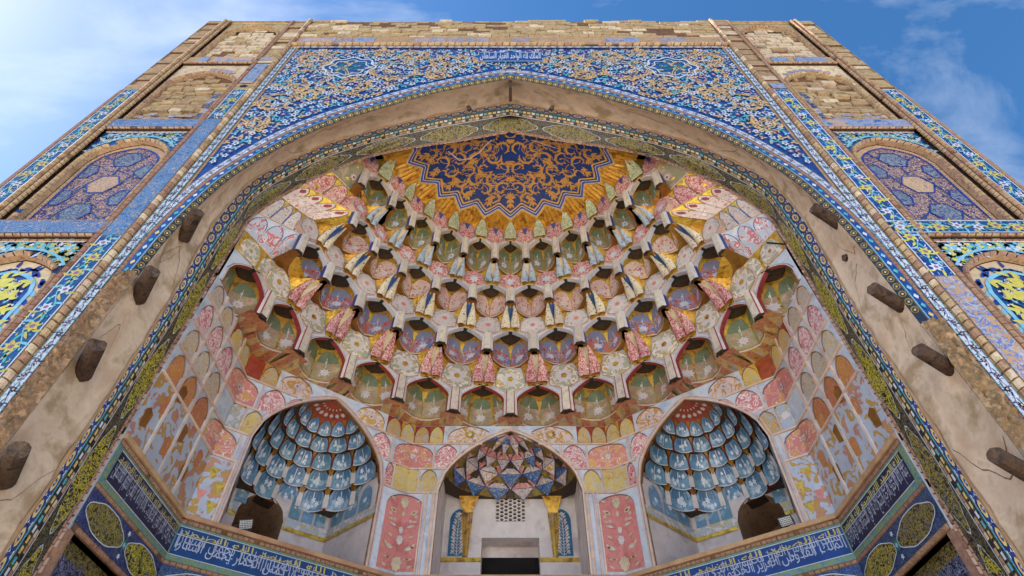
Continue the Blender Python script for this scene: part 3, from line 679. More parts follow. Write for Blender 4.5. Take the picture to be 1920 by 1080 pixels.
# ---------------------------------------------------------------- plaster soffit of the outer arch
def soff(a,t):
    s=a*front.L; p=front.at(s,.0125); q=blue.at(a*blue.L)
    e=1-(1-t)**1.7
    x=p[0]+(q[0]-p[0])*e; z=p[1]+(q[1]-p[1])*e; d=1.0125+(1.176-1.0125)*t
    k=.012*noise.noise(Vector((x*3,z*3,d*9)))+.005*noise.noise(Vector((x*9,z*9,d*20)))
    # shallow scooped hollows between the timbers on the jambs
    if z<1.75: k+=.010*abs(math.sin((z+.05)*math.pi/.31))**.6*math.sin(math.pi*min(1,t*1.1))
    n_=front.N[min(front.n,int(a*front.n))]; k*=min(1,t*5)*min(1,(1-t)*6)
    return W(x+n_[0]*k,d,z+n_[1]*k)
b=B(); b.grid(soff,260,14,'plaster'); soffit=build('plaster_soffit',b,portal,True)
b=B(); nn=220
def lip(i,t):
    a=i/nn; p=blue.at(a*blue.L); n_=blue.N[min(blue.n,int(a*blue.n))]; w_=.010+.009*noise.noise(Vector((i*.35,0,0)))+.006*noise.noise(Vector((i*1.3,5,0)))
    return W(p[0]-n_[0]*.004,1.1755-(w_ if t else 0),p[1]-n_[1]*.004)
b.strip([lip(i,0) for i in range(nn+1)],[lip(i,1) for i in range(nn+1)],'plaster_edge'); build('plaster_lip',b,soffit)
# hairline cracks and trowel arcs in the plaster
def sfr(a,t,h=0): return tuple(Vector(soff(a,t))+Vector((0,-.002,-.002)))
rr=random.Random(44)
for sd in (0,1):
    for k in range(11):
        a0=.05+.034*k+rr.uniform(-.01,.01); b=B(); P=[]
        for i in range(13):
            t=i/12; P.append((min(.49,max(.01,a0+.022*math.sin(math.pi*t)*(1 if k%3 else -.6)+.006*noise.noise(Vector((t*4,k,sd))))),.06+.86*t*(1 if k%2 else .6)))
        if sd: P=[(1-a,t) for a,t in P]
        Q=[Vector(sfr(*p)) for p in P]; n_=[Vector(front.N[min(front.n,int(p[0]*front.n))]).to_3d() for p in P]
        for q,p in zip(Q,P):
            m_=front.N[min(front.n,int(p[0]*front.n))]; q.x-=m_[0]*.006; q.z-=m_[1]*.006
        wd_=.005+.004*rr.random()
        b.strip([tuple(q+Vector((0,0,wd_))) for q in Q],[tuple(q-Vector((0,0,wd_))) for q in Q],'line_brown'); build('plaster_crack',b,soffit)
# exposed rubble where the jamb tiles are gone
def rubble(sx,z0,z1,seed):
    b=B(); nz_=int((z1-z0)/.012)
    def f(a,c):
        z=z0+(z1-z0)*c; t=a; x=1.004+.058*t; wv=noise.noise(Vector((z*22,t*3,seed)))
        return W(sx*(x+.006*wv),1.0-.006-.022*math.sin(math.pi*t)*(.55+.7*wv)+.012*noise.noise(Vector((z*60,t*8,seed))),z)
    b.grid(f,9,nz_,'rubble'); return build('exposed_rubble',b,facade_o)
rubble(-1,-.3,1.21,1); rubble(1,.55,1.02,4)
# timber ends
def timber(x,d,z,dx,dd,dz,r,seed,parent,Ln=None):
    b=B(); ax=Vector((dx,dd,dz))*D; c=Vector(W(x,d,z)); L_=ax.length; ax.normalize()
    s=ax.cross(Vector((0,0,1))).normalized(); u=s.cross(ax); rr=random.Random(seed); n=14
    rad=[r*D*(1+.07*noise.noise(Vector((k*.9,seed,0)))+(.05 if k%5==0 else 0)) for k in range(n)]
    rings=[]
    for i in range(7):
        t=i/6; rings.append([tuple(c+ax*(L_*(t*1.25-.25))+(s*math.cos(6.2832*k/n+.15*t)+u*math.sin(6.2832*k/n+.15*t))*rad[k]*(1-.08*t+.05*noise.noise(Vector((k,t*6,seed))))) for k in range(n)])
    tip=[tuple(Vector(p)+ax*rr.uniform(-.015,.02)) for p in rings[-1]]; rings[-1]=tip
    for p,q in zip(rings[:-1],rings[1:]): b.strip(p,q,'log',True)
    cc=tuple(c+ax*(L_*.97)); 
    for k in range(n): b.face([tip[k],tip[(k+1)%n],cc],'log_end')
    return build('timber_end',b,parent)
for k,(x,z) in enumerate(((1.006,1.475),(1.010,1.19),(1.012,.920),(1.014,.640))):
    timber(-x,1.052,z,.055,-.070,.012,.021,k,soffit)
for k,(u,v) in enumerate(((1.002,1.495),(1.006,1.120),(1.010,.905),(1.012,.627))):
    timber(u,1.022,v,-.072,-.040,.012,.0185,10+k,soffit)
for k,x in enumerate((-.19,.19)): timber(x,1.13,2.565,0,-.02,-.030,.011,20+k,soffit)
b=B(); box(b,lambda u,v,h:W(u,1-h,v),-.007,.007,2.55,2.66,-.09,-.025,'log'); build('timber_wedge',b,soffit)
timber(1.06,1.115,1.42,-.03,-.01,.0,.012,31,soffit)
# ---------------------------------------------------------------- tiled inner frame: front strip + reveal
bi=blue; fb=blue.frame(1.175)
b=B(); nn=200
def lerpP(P,Q,a,t):
    p=P.at(a*P.L);q=Q.at(a*Q.L); return p[0]+(q[0]-p[0])*t,p[1]+(q[1]-p[1])*t
fs=lambda s,t,h:(lambda p:W(p[0],1.175-h,p[1]))(lerpP(blue,bluein,s/blue.L,t))
Lb=blue.L
band_ground(b,fs,0,Lb,-.3,1.02,'cobalt',0,nn)
band_ground(b,fs,0,Lb,-.02,.10,'sky_tile',.0012,nn); band_ground(b,fs,0,Lb,.88,.99,'turquoise',.0012,nn)
asp=1/.05
k=int(Lb/.062)
for i in range(k):
    s=Lb*(i+.5)/k
    P=[(s+.021*math.cos(a*.785),.52+.024*asp*math.sin(a*.785)*.55) for a in range(8)]
    poly(b,fs,P,.0022,'gold_tile'); poly(b,fs,[(s+.011*math.cos(a*1.047),.52+.011*asp*math.sin(a*1.047)*.6) for a in range(6)],.0030,'ultramarine')
    poly(b,fs,[(s+.005*math.cos(a*1.57),.52+.005*asp*math.sin(a*1.57)*.6) for a in range(4)],.0036,'white_glaze')
    c=s+.031
    poly(b,fs,[(c-.010,.12),(c+.010,.12),(c,.5)],.002,'white_glaze'); poly(b,fs,[(c-.010,.88),(c+.010,.88),(c,.62)],.002,'white_glaze')
    for e in (.3,.75): poly(b,fs,[(c-.007,e),(c,e-.07),(c+.007,e),(c,e+.07)],.0024,'navy')
frame_o=build('arch_frame',b,portal,label='blue and gold tile frame of the inner arch')
# reveal: brick course, small mosaic, cartouche band
fv=lambda s,t,h:(lambda p,n_:W(p[0]-n_[0]*h,1.175+(1.258-1.175)*t,p[1]-n_[1]*h))(lerpP(bluein,inner,s/bluein.L,t),bluein.N[min(bluein.n,int(s/bluein.L*bluein.n))])
Lr=bluein.L
b=B(); band_ground(b,fv,0,Lr,-.02,1.03,'dark_mosaic',0,nn)
squares(b,fv,0,Lr,.03,.14,.022,['gold_tile','white_glaze','turquoise','gold_tile'],.0012,.7)
squares(b,fv,0,Lr,.16,.26,.017,['brick_red','brick_pale','black_tile','brick'],.0016,.92)
band_ground(b,fv,0,Lr,.285,.305,'white_glaze',.0012,nn)
per=.30; k=int(Lr/per); per=Lr/k
for i in range(k):
    s=per*(i+.5); O=[]
    dull=(i in (3,4,12,13,20))
    for j in range(40):
        a=2*math.pi*j/40; q=1+.10*math.cos(4*a)+.05*math.cos(8*a)
        O.append((s+per*.40*q*math.copysign(abs(math.cos(a))**.75,math.cos(a)),.635+.29*q*math.copysign(abs(math.sin(a))**.8,math.sin(a))))
    poly(b,fv,O,.0014,'yellow_inlay_dull' if bluein.at(s)[1]>1.75 or i%6==1 else 'yellow_inlay')
    stem(b,lambda u,v,h:fv(u,v/12.,h),[(x,y*12.) for x,y in O+[O[0]]],.0018,'white_glaze',.0024)
    c=per*i; flower(b,lambda u,v,h:fv(u,v/12.,h),c+.001,.635*12/1.0,.026,'green_tile' if i%2 else 'purple_tile',.0016,8,'white_glaze',0,1.)
    for (dx,dy,m) in ((-.028,.2,'bright_yellow'),(.028,.2,'bright_yellow'),(-.028,-.2,'bright_yellow'),(.028,-.2,'bright_yellow'),(0,.25,'rose_tile'),(0,-.25,'rose_tile'),(-.036,0,'white_glaze'),(.036,0,'white_glaze')):
        if 0<c+dx<Lr: flower(b,lambda u,v,h:fv(u,v/12.,h),c+dx,(.635+dy)*12,.010,m,.0018,5)
build('frame_reveal',b,frame_o,label='dark reveal band with yellow cartouches inside the arch')
b=B(); fe=inner.frame(1.2585); rope(b,lambda s,t,h:fv(s,t,h),0,Lr,.93,1.03,.0185,.003,'brick_red',slant=0); rope(b,lambda s,t,h:fe(s,t,-h*.2),0,inner.L,-.010,.003,.0185,.003,'paint_pink_edge',slant=0)
build('frame_brick_edge',b,frame_o)

# ---------------------------------------------------------------- honeycomb vault
Y0=1.26; RY=.84
def pol(th,r): a=math.radians(th); return (r*math.sin(a),Y0+RY*r*math.cos(a))
RING={'S':(.521,2.495),'A':(.583,2.224),'B':(.69,2.02),'C':(.81,1.80),'D':(.938,1.527)}
def feet(T):
    r=RING[T][0]
    L_=[-5.5+i for i in range(12)] if T in 'AC' else [-5.+i for i in range(11)]
    P=[pol(15*k,r) for k in L_]
    if T=='A': P[0]=(-.655,1.333);P[-1]=(.655,1.333)
    if T=='C': P[0]=(-.825,1.376);P[-1]=(.825,1.376)
    if T=='D': P=[(-.998,1.272)]+P+[(.998,1.272)]
    return P
def chord(p,q):
    m=((p[0]+q[0])/2,(p[1]+q[1])/2); ux,ud=q[0]-p[0],q[1]-p[1]; l=math.hypot(ux,ud); ux/=l;ud/=l
    nx,nd=-ud,ux
    if nx*(0-m[0])+nd*(Y0-m[1])<0: nx,nd=-nx,-nd
    return (lambda u,v,h:W(m[0]+u*ux+h*nx,m[1]+u*ud+h*nd,v)),l
STY={ # cup, cup2, panel, petal, wedge, edge(reveal), single
'A':dict(cup='green_cup',panel='rose_filigree',petal='leaf_green_filigree',wedge='deep_blue',rev='paint_stone',web='paint_blue_grey',col='paint_stone',fl=('white_glaze','crimson'),cap='green_paint'),
'B':dict(cup='pink_cup',panel='rose_filigree',petal='blue_grey_petal',wedge='paint_cream',rev='paint_blue_grey',web='paint_blue_grey',col='paint_stone',fl=('paint_white','crimson')),
'C':dict(cup='red_blue_cup',panel='white_flower_panel',petal='dotted_petal',wedge='deep_blue',rev='paint_blue_grey',web='paint_blue_grey',col='paint_stone',fl=('paint_blue_grey','red_paint'),cap='cap_blue'),
'D':dict(cup='olive_cup',panel='daisy_panel',petal='rose_filigree',wedge='paint_cream',rev='crimson',web='paint_blue_grey',col='paint_stone',fl=('paint_white','coral'),cap='green_paint')}
def lens(b,fr,cu,hw,v0,v1,m,h,nv=7,p=.62,nu=4,lean=0.,bot=0.):
    """pointed leaf-arch patch on a surface frame: full width at v0, closing to a point at v1"""
    def f(a,c):
        wv=hw*max(0,1-max(0,(c-.25)/.75)**1.9)**p*(1-bot*max(0,1-c/.35)**1.5)
        return fr(cu+(a*2-1)*wv+lean*c*c,v0+(v1-v0)*c,h)
    b.grid(f,nu,nv,m)
    E=[(cu-hw*max(0,1-max(0,(c/nv-.25)/.75)**1.9)**p+lean*(c/nv)**2,v0+(v1-v0)*c/nv) for c in range(nv+1)]
    return E
def niche(b,fr,w_,a,zb,zr,dep,st,rs,petals=2):
    """concave cup behind the curtain: u in -1..1 across, t 0..1 up"""
    def S_(u,t,h=0):
        t=max(0,t); u=max(-1,min(1,u)); lt=1-.30*t**2.4; dp=(1-abs(u)**1.8*.985)**.74*(1-.16*t**2.2)
        if abs(u)<.12: dp*=1+.05*(1-abs(u)/.12)
        x=a*1.04*u*lt; y=-.012-dep*dp+h
        return fr(x*(1-h*2),zb+(zr-zb)*t,y)
    b.grid(lambda p,q:S_(p*2-1,q),16,8,'gold_leaf')
    # roof in dark brown with its shade painted in, and a dark painted star
    T_=[S_((i/12)*2-1,1) for i in range(13)]
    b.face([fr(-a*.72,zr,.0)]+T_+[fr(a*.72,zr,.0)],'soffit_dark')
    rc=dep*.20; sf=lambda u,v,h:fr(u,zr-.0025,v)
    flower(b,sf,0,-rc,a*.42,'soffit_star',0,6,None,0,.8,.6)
    rr=random.Random(rs)
    if petals==2: spec=((-.50,.475),(.50,.475))
    else: spec=((-.78,.20),(0,.50),(.78,.20))
    for cu,hw in spec:
        E=lens(b,S_,cu,hw,.015,.93,st['cup'],.003,8,.42,6,lean=-.10*cu)
        if st.get('cap'): lens(b,S_,cu*.93,hw*.86,.56,.935,st['cap'],.0038,6,.42,6,lean=-.05*cu)
        f1,f2=st['fl']
        flower(b,S_,cu*.96,.27,.22 if petals==2 else .24,f1,.0046,8,f2,rr.random(),.62,.6)
        for q in range(5):
            an=q*1.257+.4; flower(b,S_,cu*.95+.26*math.cos(an)*hw/.43,.36+.24*math.sin(an),.055,f1 if q%2 else f2,.0044,5)
        stem(b,S_,[(cu*.94,.42),(cu*.92,.72)],.012,f1,.005)
    if petals==2:
        b.face([S_(-.17,.86,.0065),S_(.17,.86,.0065),S_(.0,.42,.0065)],'gold_leaf')
    for sg in (-1,1): b.face([S_(sg*.97,.96,.004),S_(sg*.62,.99,.004),S_(sg*.93,.52,.004)],'gold_leaf')
    # pale bead along the scalloped lower edge and the gilt soffit behind it
    E0=[S_((i/14)*2-1,0) for i in range(15)]; E1=[tuple(Vector(p)-Vector((0,0,.034))) for p in E0]
    b.strip(E0,E1,'paint_pink_edge')
    ex=.055 if zb>1.6 else .22; Lw=w_*.5*(1+(dep+ex)/.85)+.012
    O=[fr(-Lw*(1-i/7),zb-.0068,-dep*1.02-ex) if i<7 else fr(Lw*(i/7-1),zb-.0068,-dep*1.02-ex) for i in range(15)]
    for i in range(14):
        b.face([E1[i],E1[i+1],O[i+1],O[i]],('yellow_flame' if i%4<2 else 'fan_red') if zb<1.6 else 'gold_dark')
    for sg,i in ((-1,0),(1,14)): b.face([E1[i],O[i],fr(sg*Lw,zb-.0068,.004),fr(sg*a*1.04,zb-.0068,.004)],'fan_red' if zb<1.6 else 'gold_dark')
def bay(tier_o,T,p,q,zt,zb,dep,up,rs,cols=True):
    st=STY[T]; fr,w_=chord(p,q); H=zt-zb; a=w_*.42
    A_=archpts(0,a,zb,zb+.25*H,zb+.575*H,7,.5)
    b=B(); arch_plate(b,fr,-w_/2,w_/2,zb,zt,A_,0,st['web'],-.020,st['rev']); ribbon(b,fr,A_,.0035,.0,.0028,'paint_pink_edge')
    A2=archpts(0,a+.008,zb,zb+.23*H,zb+.595*H,7,.5); stem(b,fr,A2[1:-1],.0012,'line_blue',.0016)
    build('curtain',b,tier_o)
    b=B(); niche(b,fr,w_,a,zb,zb+.57*H,dep,st,rs,3 if T=='D' and rs%2 else 2); build('niche',b,tier_o,True)
    # petals hanging from the foot of the tier above
    if up is None:
        for k in range(2):
            b=B(); u_=(k-.5)*w_*.48; A4=archpts(u_,w_*.21,zb+.60*H,zb+.80*H,zb+.97*H,6); prism(b,fr,A4,0,.004,'daisy_panel','paint_pink_edge'); flower(b,fr,u_,zb+.76*H,w_*.13,'paint_white',.0055,9,'gold_leaf',0,1.1,.66); build('painted_panel',b,tier_o)
        b=B(); poly(b,fr,[(-w_/2,zb+.585*H),(w_/2,zb+.585*H),(w_/2,zt),(-w_/2,zt)],.0012,'gold_leaf'); build('gilt_ground',b,tier_o)
        return
    m=((p[0]+q[0])/2,(p[1]+q[1])/2); off=max(.02,math.hypot(m[0]-up[0],m[1]-up[1]))
    za=zb+.60*H
    def pf(u,t,h):   # t 0 at the bottom, 1 at the upper foot
        e=max(0,t)**3.4; return fr(u*(1-.25*max(0,t)**3),za+(zt-za)*t,.006+(off*.9-.006)*e+h+ (.006*math.sin(math.pi*min(1,t*1.2))))
    b=B(); pw=w_*.205
    # gilt fan behind the petals
    def gf(p_,t):
        wd=w_*(.17+.15*t**1.3); u=(p_*2-1)*wd; e=t**3.1
        return fr(u,za-.012+(zt-za+.011)*t,.002+off*.97*e*max(0,1-abs(p_*2-1))**1.15)
    b.grid(gf,10,7,'gold_leaf')
    build('gilt_fan',b,tier_o)
    if T=='A':
        b=B(); E=lens(b,pf,0,pw*1.0,.0,1.0,st['petal'],.004,8,.6,4); stem(b,pf,E,.0012,'line_brown',.006); stem(b,pf,[(-x,y) for x,y in E],.0012,'line_brown',.006); build('petal',b,tier_o,True)
    else:
        for sg in (-1,1):
            b=B()
            def pq(u,t,h,sg=sg): return pf(u,t,h+.010*math.cos(min(1,abs(u-sg*pw*.53)/(pw*.53))*1.57))
            E=lens(b,pq,sg*pw*.53,pw*.50,.0,.97,st['petal'],.004,8,.62,6,lean=-sg*pw*.06,bot=.12)
            stem(b,pq,E,.0010,'line_brown',.0055); 
            build('petal',b,tier_o,True)
        b=B(); b.face([pf(-pw*.46,.95,.006),pf(pw*.46,.95,.006),pf(pw*.16,.62,.008),pf(0,.30,.009),pf(-pw*.16,.62,.008)],st['wedge']); build('wedge',b,tier_o)
def post(tier_o,T,i,P,zt,zb):
    """panel and bracket standing on a foot"""
    st=STY[T]; p=P[i]; a=P[max(0,i-1)]; c=P[min(len(P)-1,i+1)]
    ux,ud=c[0]-a[0],c[1]-a[1]; l=math.hypot(ux,ud); ux/=l; ud/=l; nx,nd=-ud,ux
    if nx*(0-p[0])+nd*(Y0-p[1])<0: nx,nd=-nx,-nd
    sp=l/(2 if 0<i<len(P)-1 else 1); H=zt-zb
    fr=lambda u,v,h:W(p[0]+u*ux+h*nx,p[1]+u*ud+h*nd,v)
    b=B(); hw=sp*.312; v0=zb+.41*H; v1=zb+.985*H
    O=[(0,v0),(hw*.97,v0+.13*H),(hw,v0+.30*H),(hw*.82,v1-.145*H),(hw*.44,v1-.05*H),(0,v1),(-hw*.44,v1-.05*H),(-hw*.82,v1-.145*H),(-hw,v0+.30*H),(-hw*.97,v0+.13*H)]
    prism(b,fr,O,-.03,.009,'paint_pink_edge')
    I=[(x*.90,v0+(v1-v0)*.5+(y-(v0+v1)/2)*.92) for x,y in O]; poly(b,fr,I,.0102,st['panel']); stem(b,fr,I+[I[0]],.0009,'line_brown',.0112)
    c_=v0+.30*H
    if T in 'CD': flower(b,fr,0,c_,hw*.62,'paint_white',.0112,9,'gold_leaf' if T=='D' else 'coral',0,1.,.66)
    if T=='A': b.face([fr(-hw*.35,v1-.07*H,.0115),fr(hw*.35,v1-.07*H,.0115),fr(0,c_,.0115)],'line_blue'); flower(b,fr,-hw*.45,c_,hw*.3,'paint_white',.0115,6,'crimson'); flower(b,fr,hw*.45,c_,hw*.3,'paint_white',.0115,6,'crimson')
    if T=='B': flower(b,fr,0,c_-.04*H,hw*.5,'paint_blue_grey',.0112,7,'paint_white')
    build('painted_panel',b,tier_o)
    b=B(); cw=sp*.083
    prof=[(-cw*1.7,-.012),(-cw*1.5,.004),(-cw,.010),(-cw*.8,.014),(cw*.8,.014),(cw,.010),(cw*1.5,.004),(cw*1.7,-.012)]
    ms=['line_blue' if T!='D' else 'crimson','paint_white',st['rev'],st['col'],st['rev'],'paint_white','line_blue' if T!='D' else 'crimson']
    top=v0+.06*H
    for k in range(7): b.face([fr(prof[k][0],zb,prof[k][1]),fr(prof[k+1][0],zb,prof[k+1][1]),fr(prof[k+1][0]*.9,top,prof[k+1][1]),fr(prof[k][0]*.9,top,prof[k][1])],ms[k])
    ff=lambda u,v,h:fr(u,zb-.0035-h,v)
    O=[(cw*1.55*math.cos(1.0472*k),-.004+cw*1.4*math.sin(1.0472*k)) for k in range(6)]
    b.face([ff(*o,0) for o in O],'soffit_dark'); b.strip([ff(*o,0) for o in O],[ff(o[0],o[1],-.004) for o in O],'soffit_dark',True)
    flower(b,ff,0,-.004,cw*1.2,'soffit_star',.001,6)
    build('bracket',b,tier_o)
order='ABCD'; prevT='S'
for T in order:
    zt=RING[prevT][1]; r,zb=RING[T]
    P=feet(T)
    b=B()
    # tie-ring behind the curtain closes the tier
    hb=[]; 
    for (x,d) in P:
        vx,vd=x,d-Y0; l=math.hypot(vx,vd) or 1; hb.append((x+vx/l*.004,d+vd/l*.004))
    b.strip([W(x,d,zb+.60*(zt-zb)) for x,d in hb],[W(x,d,zt+.004) for x,d in hb],'paint_stone')
    tier_o=build('honeycomb_tier',b,portal)
    ups=[pol(15*k,RING[prevT][0]) for k in ([-5+i for i in range(11)] if T in 'AC' else [-4.5+i for i in range(10)])]
    if T=='D': ups=[None]+ups+[None]
    dep={'A':.075,'B':.088,'C':.098,'D':.080}[T]
    for i in range(len(P)-1):
        bay(tier_o,T,P[i],P[i+1],zt,zb,dep,ups[i],i+ord(T))
    for i in range(len(P)):
        if T=='D' and i in (0,len(P)-1): continue
        post(tier_o,T,i,P,zt,zb)
    prevT=T
# wings of flat panels between the last bays and the arch
def quadfr(p0,p1,q0,q1):
    """p lower edge, q upper edge (world D coords x,d,z)"""
    P0,P1,Q0,Q1=[Vector(W(*p)) for p in (p0,p1,q0,q1)]
    n_=(P1-P0).cross(Q0-P0).normalized()
    c=(P0+P1+Q0+Q1)/4
    if n_.dot(Vector(W(0,1.4,c.z/D-.6))-c)<0: n_=-n_
    def f(u,v,h):
        a=P0.lerp(P1,u); e=Q0.lerp(Q1,u); return tuple(a.lerp(e,v)+n_*h*D)
    return f
def arched(b,fr,u0,u1,v0,v1,field,ground,h=.002,hg=.0,sp=.55,mg=.06,line='line_brown',hw=None,rec=0):
    """pointed panel (in frame units) painted on a ground"""
    c=(u0+u1)/2; hw=(u1-u0)/2*(1-mg*2); vv=v1-v0
    A_=archpts(c,hw,v0+vv*.04,v0+vv*sp,v1-vv*.06,6)
    poly(b,fr,A_,h,field); return A_
for sx in (1,-1):
    LN={'A':((.655,1.333),2.36),'B':((.666,1.414),2.12),'C':((.825,1.376),1.91),'D':((.907,1.462),1.66)}
    def ln(T,z):
        if T=='E': return (.990,1.49),(.992,1.262)
        x=max(LN[T][0][0]+.02,arcx(inner,z)+.004); return LN[T][0],(x,1.2615)
    wing=B()
    spec=[('A','S','B','rose_filigree','green_cup','gold_leaf',1,1),('B','A','C','rose_filigree','heart_panel','gold_leaf',3,4),('C','B','D','white_flower_panel','red_spray','paint_blue_grey',4,3)]
    roots=[]
    for (T,U,Nn,m1,m2,gm,n1,n2) in spec:
        zt=RING[U][1]; zb=RING[T][1]; zm=zb+.47*(zt-zb)
        pa,pb=ln(T,zt); qa,qb=ln(T,zm); ra,rb=ln(Nn,zb)
        if T=='A': ra=(.666,1.414)
        X=lambda p,z:(sx*p[0],p[1],z)
        f1=quadfr(X(qa,zm),X(qb,zm),X(pa,zt),X(pb,zt)); f2=quadfr(X(ra,zb),X(rb,zb),X(qa,zm),X(qb,zm))
        wb=B(); wb.grid(lambda u,v:f1(u,v,0),4,2,gm if T!='C' else 'gold_leaf'); wb.grid(lambda u,v:f2(u,v,0),4,2,gm)
        for sa,sb,sz in ((qa,ra,zb),):
            wb.face([W(sx*sa[0],sa[1],zm),W(sx*sa[0],sa[1],zb-.002),W(sx*sb[0],sb[1],zb-.002)],gm)
            c_=pol(sx*15*(4.5 if T=='B' else 4.0 if T=='C' else 4.0),RING[Nn][0] if Nn in RING else 1); wb.face([W(sx*sa[0],sa[1],zb-.003),W(sx*sb[0],sb[1],zb-.003),W(c_[0]*1.02,c_[1]+.02,zb-.003)],'gold_leaf')
        wo=build('vault_wing',wb,portal)
        for f,nn_,mm in ((f1,n1,m1),(f2,n2,m2)):
            for i in range(nn_):
                pb_=B(); u0,u1=i/nn_,(i+1)/nn_
                A_=archpts((u0+u1)/2,(u1-u0)*.475,.02,.50,.96,6)
                prism(pb_,f,A_,0,.003,mm,'paint_pink_edge'); stem(pb_,lambda u,v,h:f(u,v,h),A_,.008,'line_brown' if T!='C' else 'line_blue',.0036)
                if mm=='heart_panel': flower(pb_,f,(u0+u1)/2,.40,.13/nn_*2,'paint_white',.0046,8,'coral',0,1.7,.6); leaf(pb_,f,(u0+u1)/2,.6,1.57,.25,.05,'crimson',.0044)
                if mm=='white_flower_panel':
                    for (e,g_) in ((-.2,.3),(.2,.3),(0,.55),(-.12,.12),(.16,.1)): flower(pb_,f,(u0+u1)/2+e/nn_,g_,.10/nn_,'paint_white',.0046,6,'coral',0,2.)
                if mm=='green_cup': flower(pb_,f,.5,.4,.14,'paint_white',.0046,8,'crimson')
                build('painted_panel',pb_,wo)
        eb=B()
        for f,v in ((f1,0),(f2,0)): stem(eb,f,[(0,v+.005),(1,v+.005)],.012,'paint_pink_edge',.004)
        for i in range(1,n2): stem(eb,f2,[(i/n2,0),(i/n2,.55)],.010,'paint_stone',.0038)
        build('painted_line',eb,wo)
# ---------------------------------------------------------------- gilt star shell at the crown
def shz(x,y):  # y = depth from the arch plane in D
    return 2.605-.110*((x/.521)**2+(y/(.521*RY))**2)
def star(th):  # radius of the star edge
    k=(th/15)%1.0; k=min(k,1-k)*2     # 0 at tips, 1 at notches
    return .521*(1-.105*k)
b=B()
NT=132; NR=12
def sp_(r,th,h=0): 
    a=math.radians(th); x,y=r*math.sin(a),RY*r*math.cos(a); return W(x,Y0+y,shz(x,y)-h)
b.grid(lambda a,c:sp_(star(-90+180*a)*c,-90+180*a),NT,NR,'shell_blue')
shell=build('star_shell',b,portal,True,label='deep blue crown of the vault with gilt arabesques')
b=B()
for (r0,r1,m,h) in ((.905,.925,'shell_gold',.003),(.925,.945,'shell_blue',.0025),(.945,.985,'paint_stone',.003),(.985,1.01,'shell_gold',.0032),(.952,.978,'line_blue',.0042)):
    th=[-90+180*i/NT for i in range(NT+1)]
    b.strip([sp_(star(t)*r0,t,h) for t in th],[sp_(star(t)*r1,t,h) for t in th],m)
build('star_border',b,shell)
# gilt fringe between the star and the first tier
b=B()
for k in range(-6,6):
    for (t0,t1) in ((15*k,15*k+7.5),(15*k+7.5,15*k+15)):
        for j in range(3):
            a0=t0+(t1-t0)*j/3; a1=t0+(t1-t0)*(j+1)/3
            e0,e1=(.66,.655) 
            zz=lambda t,r:(lambda p:(p[0],p[1],p[2]))(sp_(star(t)*1.005,t,.001))
            def outp(t): 
                a=math.radians(t); return W(.60*math.sin(a),Y0+RY*.60*math.cos(a),2.488-.02*(1 if abs(((t/15)%1)-.5)<.2 else 0))
            m0=sp_(star((a0+a1)/2)*1.005,(a0+a1)/2,.010); m1=Vector(outp((a0+a1)/2))-Vector((0,0,.05)); b.face([zz(a0,0),m0,tuple(m1),outp(a0)],'gold_leaf'); b.face([m0,zz(a1,0),outp(a1),tuple(m1)],'gold_leaf')
            
build('gilt_fringe',b,shell)
# arabesque
def af(u,v,h): 
    r=min(math.hypot(u,v),.9*star(math.degrees(math.atan2(u,v)))); 
    return W(u,Y0+RY*v,shz(u,RY*v)-h)
ar=B(); rnd=random.Random(2)
def inside(u,v,mg=.0): return v>.004 and math.hypot(u,v)<.885*star(math.degrees(math.atan2(u,v)))-mg
def curl(cx,cy,r,a0,sg,turn=4.6,w0=.0085):
    P=[]
    for i in range(22):
        t=i/21; q=r*(1-.72*t); a=a0+sg*turn*t
        P.append((cx+q*math.cos(a),cy+q*math.sin(a)))
    for s_ in (1,-1):
        Q=[(s_*x,y) for x,y in P if inside(x,y,.004)]
        if len(Q)<4: continue
        stem(ar,af,Q,lambda t:w0*(.25+.75*math.sin(math.pi*min(1,t*1.15+.05))),'shell_gold',.0024)
        for i in range(2,len(Q)-2,3):
            x,y=Q[i]; leaf(ar,af,x,y,math.atan2(Q[i+1][1]-y,(Q[i+1][0]-x))+.9*(-sg*s_),.013,.004,'shell_gold',.0026,.3)
row=0; v_=.035
while v_<.48:
    u_=.045 if row%2 else .085; k=0
    while u_<.50:
        if inside(u_,v_,.02): curl(u_,v_,rnd.uniform(.036,.044),rnd.choice((0,1.57,3.1,4.7))+.4,1 if (k+row)%2 else -1,5.0,.0062)
        u_+=.084; k+=1
    v_+=.062; row+=1
def pal(cx,cy,r,a,n=7):
    for s_ in ((1,-1) if abs(cx)>.001 else (1,)):
        for i in range(n):
            e=a+(i-(n-1)/2)*.42; e=e if s_>0 else math.pi-e
            leaf(ar,af,s_*cx,cy,e,r*.82*(1-.08*abs(i-(n-1)/2)),r*.11,'shell_gold',.003)
for (cx,cy,r,a) in ((0,.40,.05,-1.57),(0,.05,.04,1.57),(0,.18,.045,1.57),(0,.30,.045,-1.57),(.16,.05,.04,1.2),(.28,.06,.04,2.5),(.15,.27,.045,-.8),(.26,.27,.045,.8),(.37,.14,.045,.3),(.20,.17,.04,2.3),(.09,.40,.035,-1.2),(.33,.28,.035,.9),(.43,.08,.03,.2),(.12,.13,.035,.9)): pal(cx,cy,r,a)
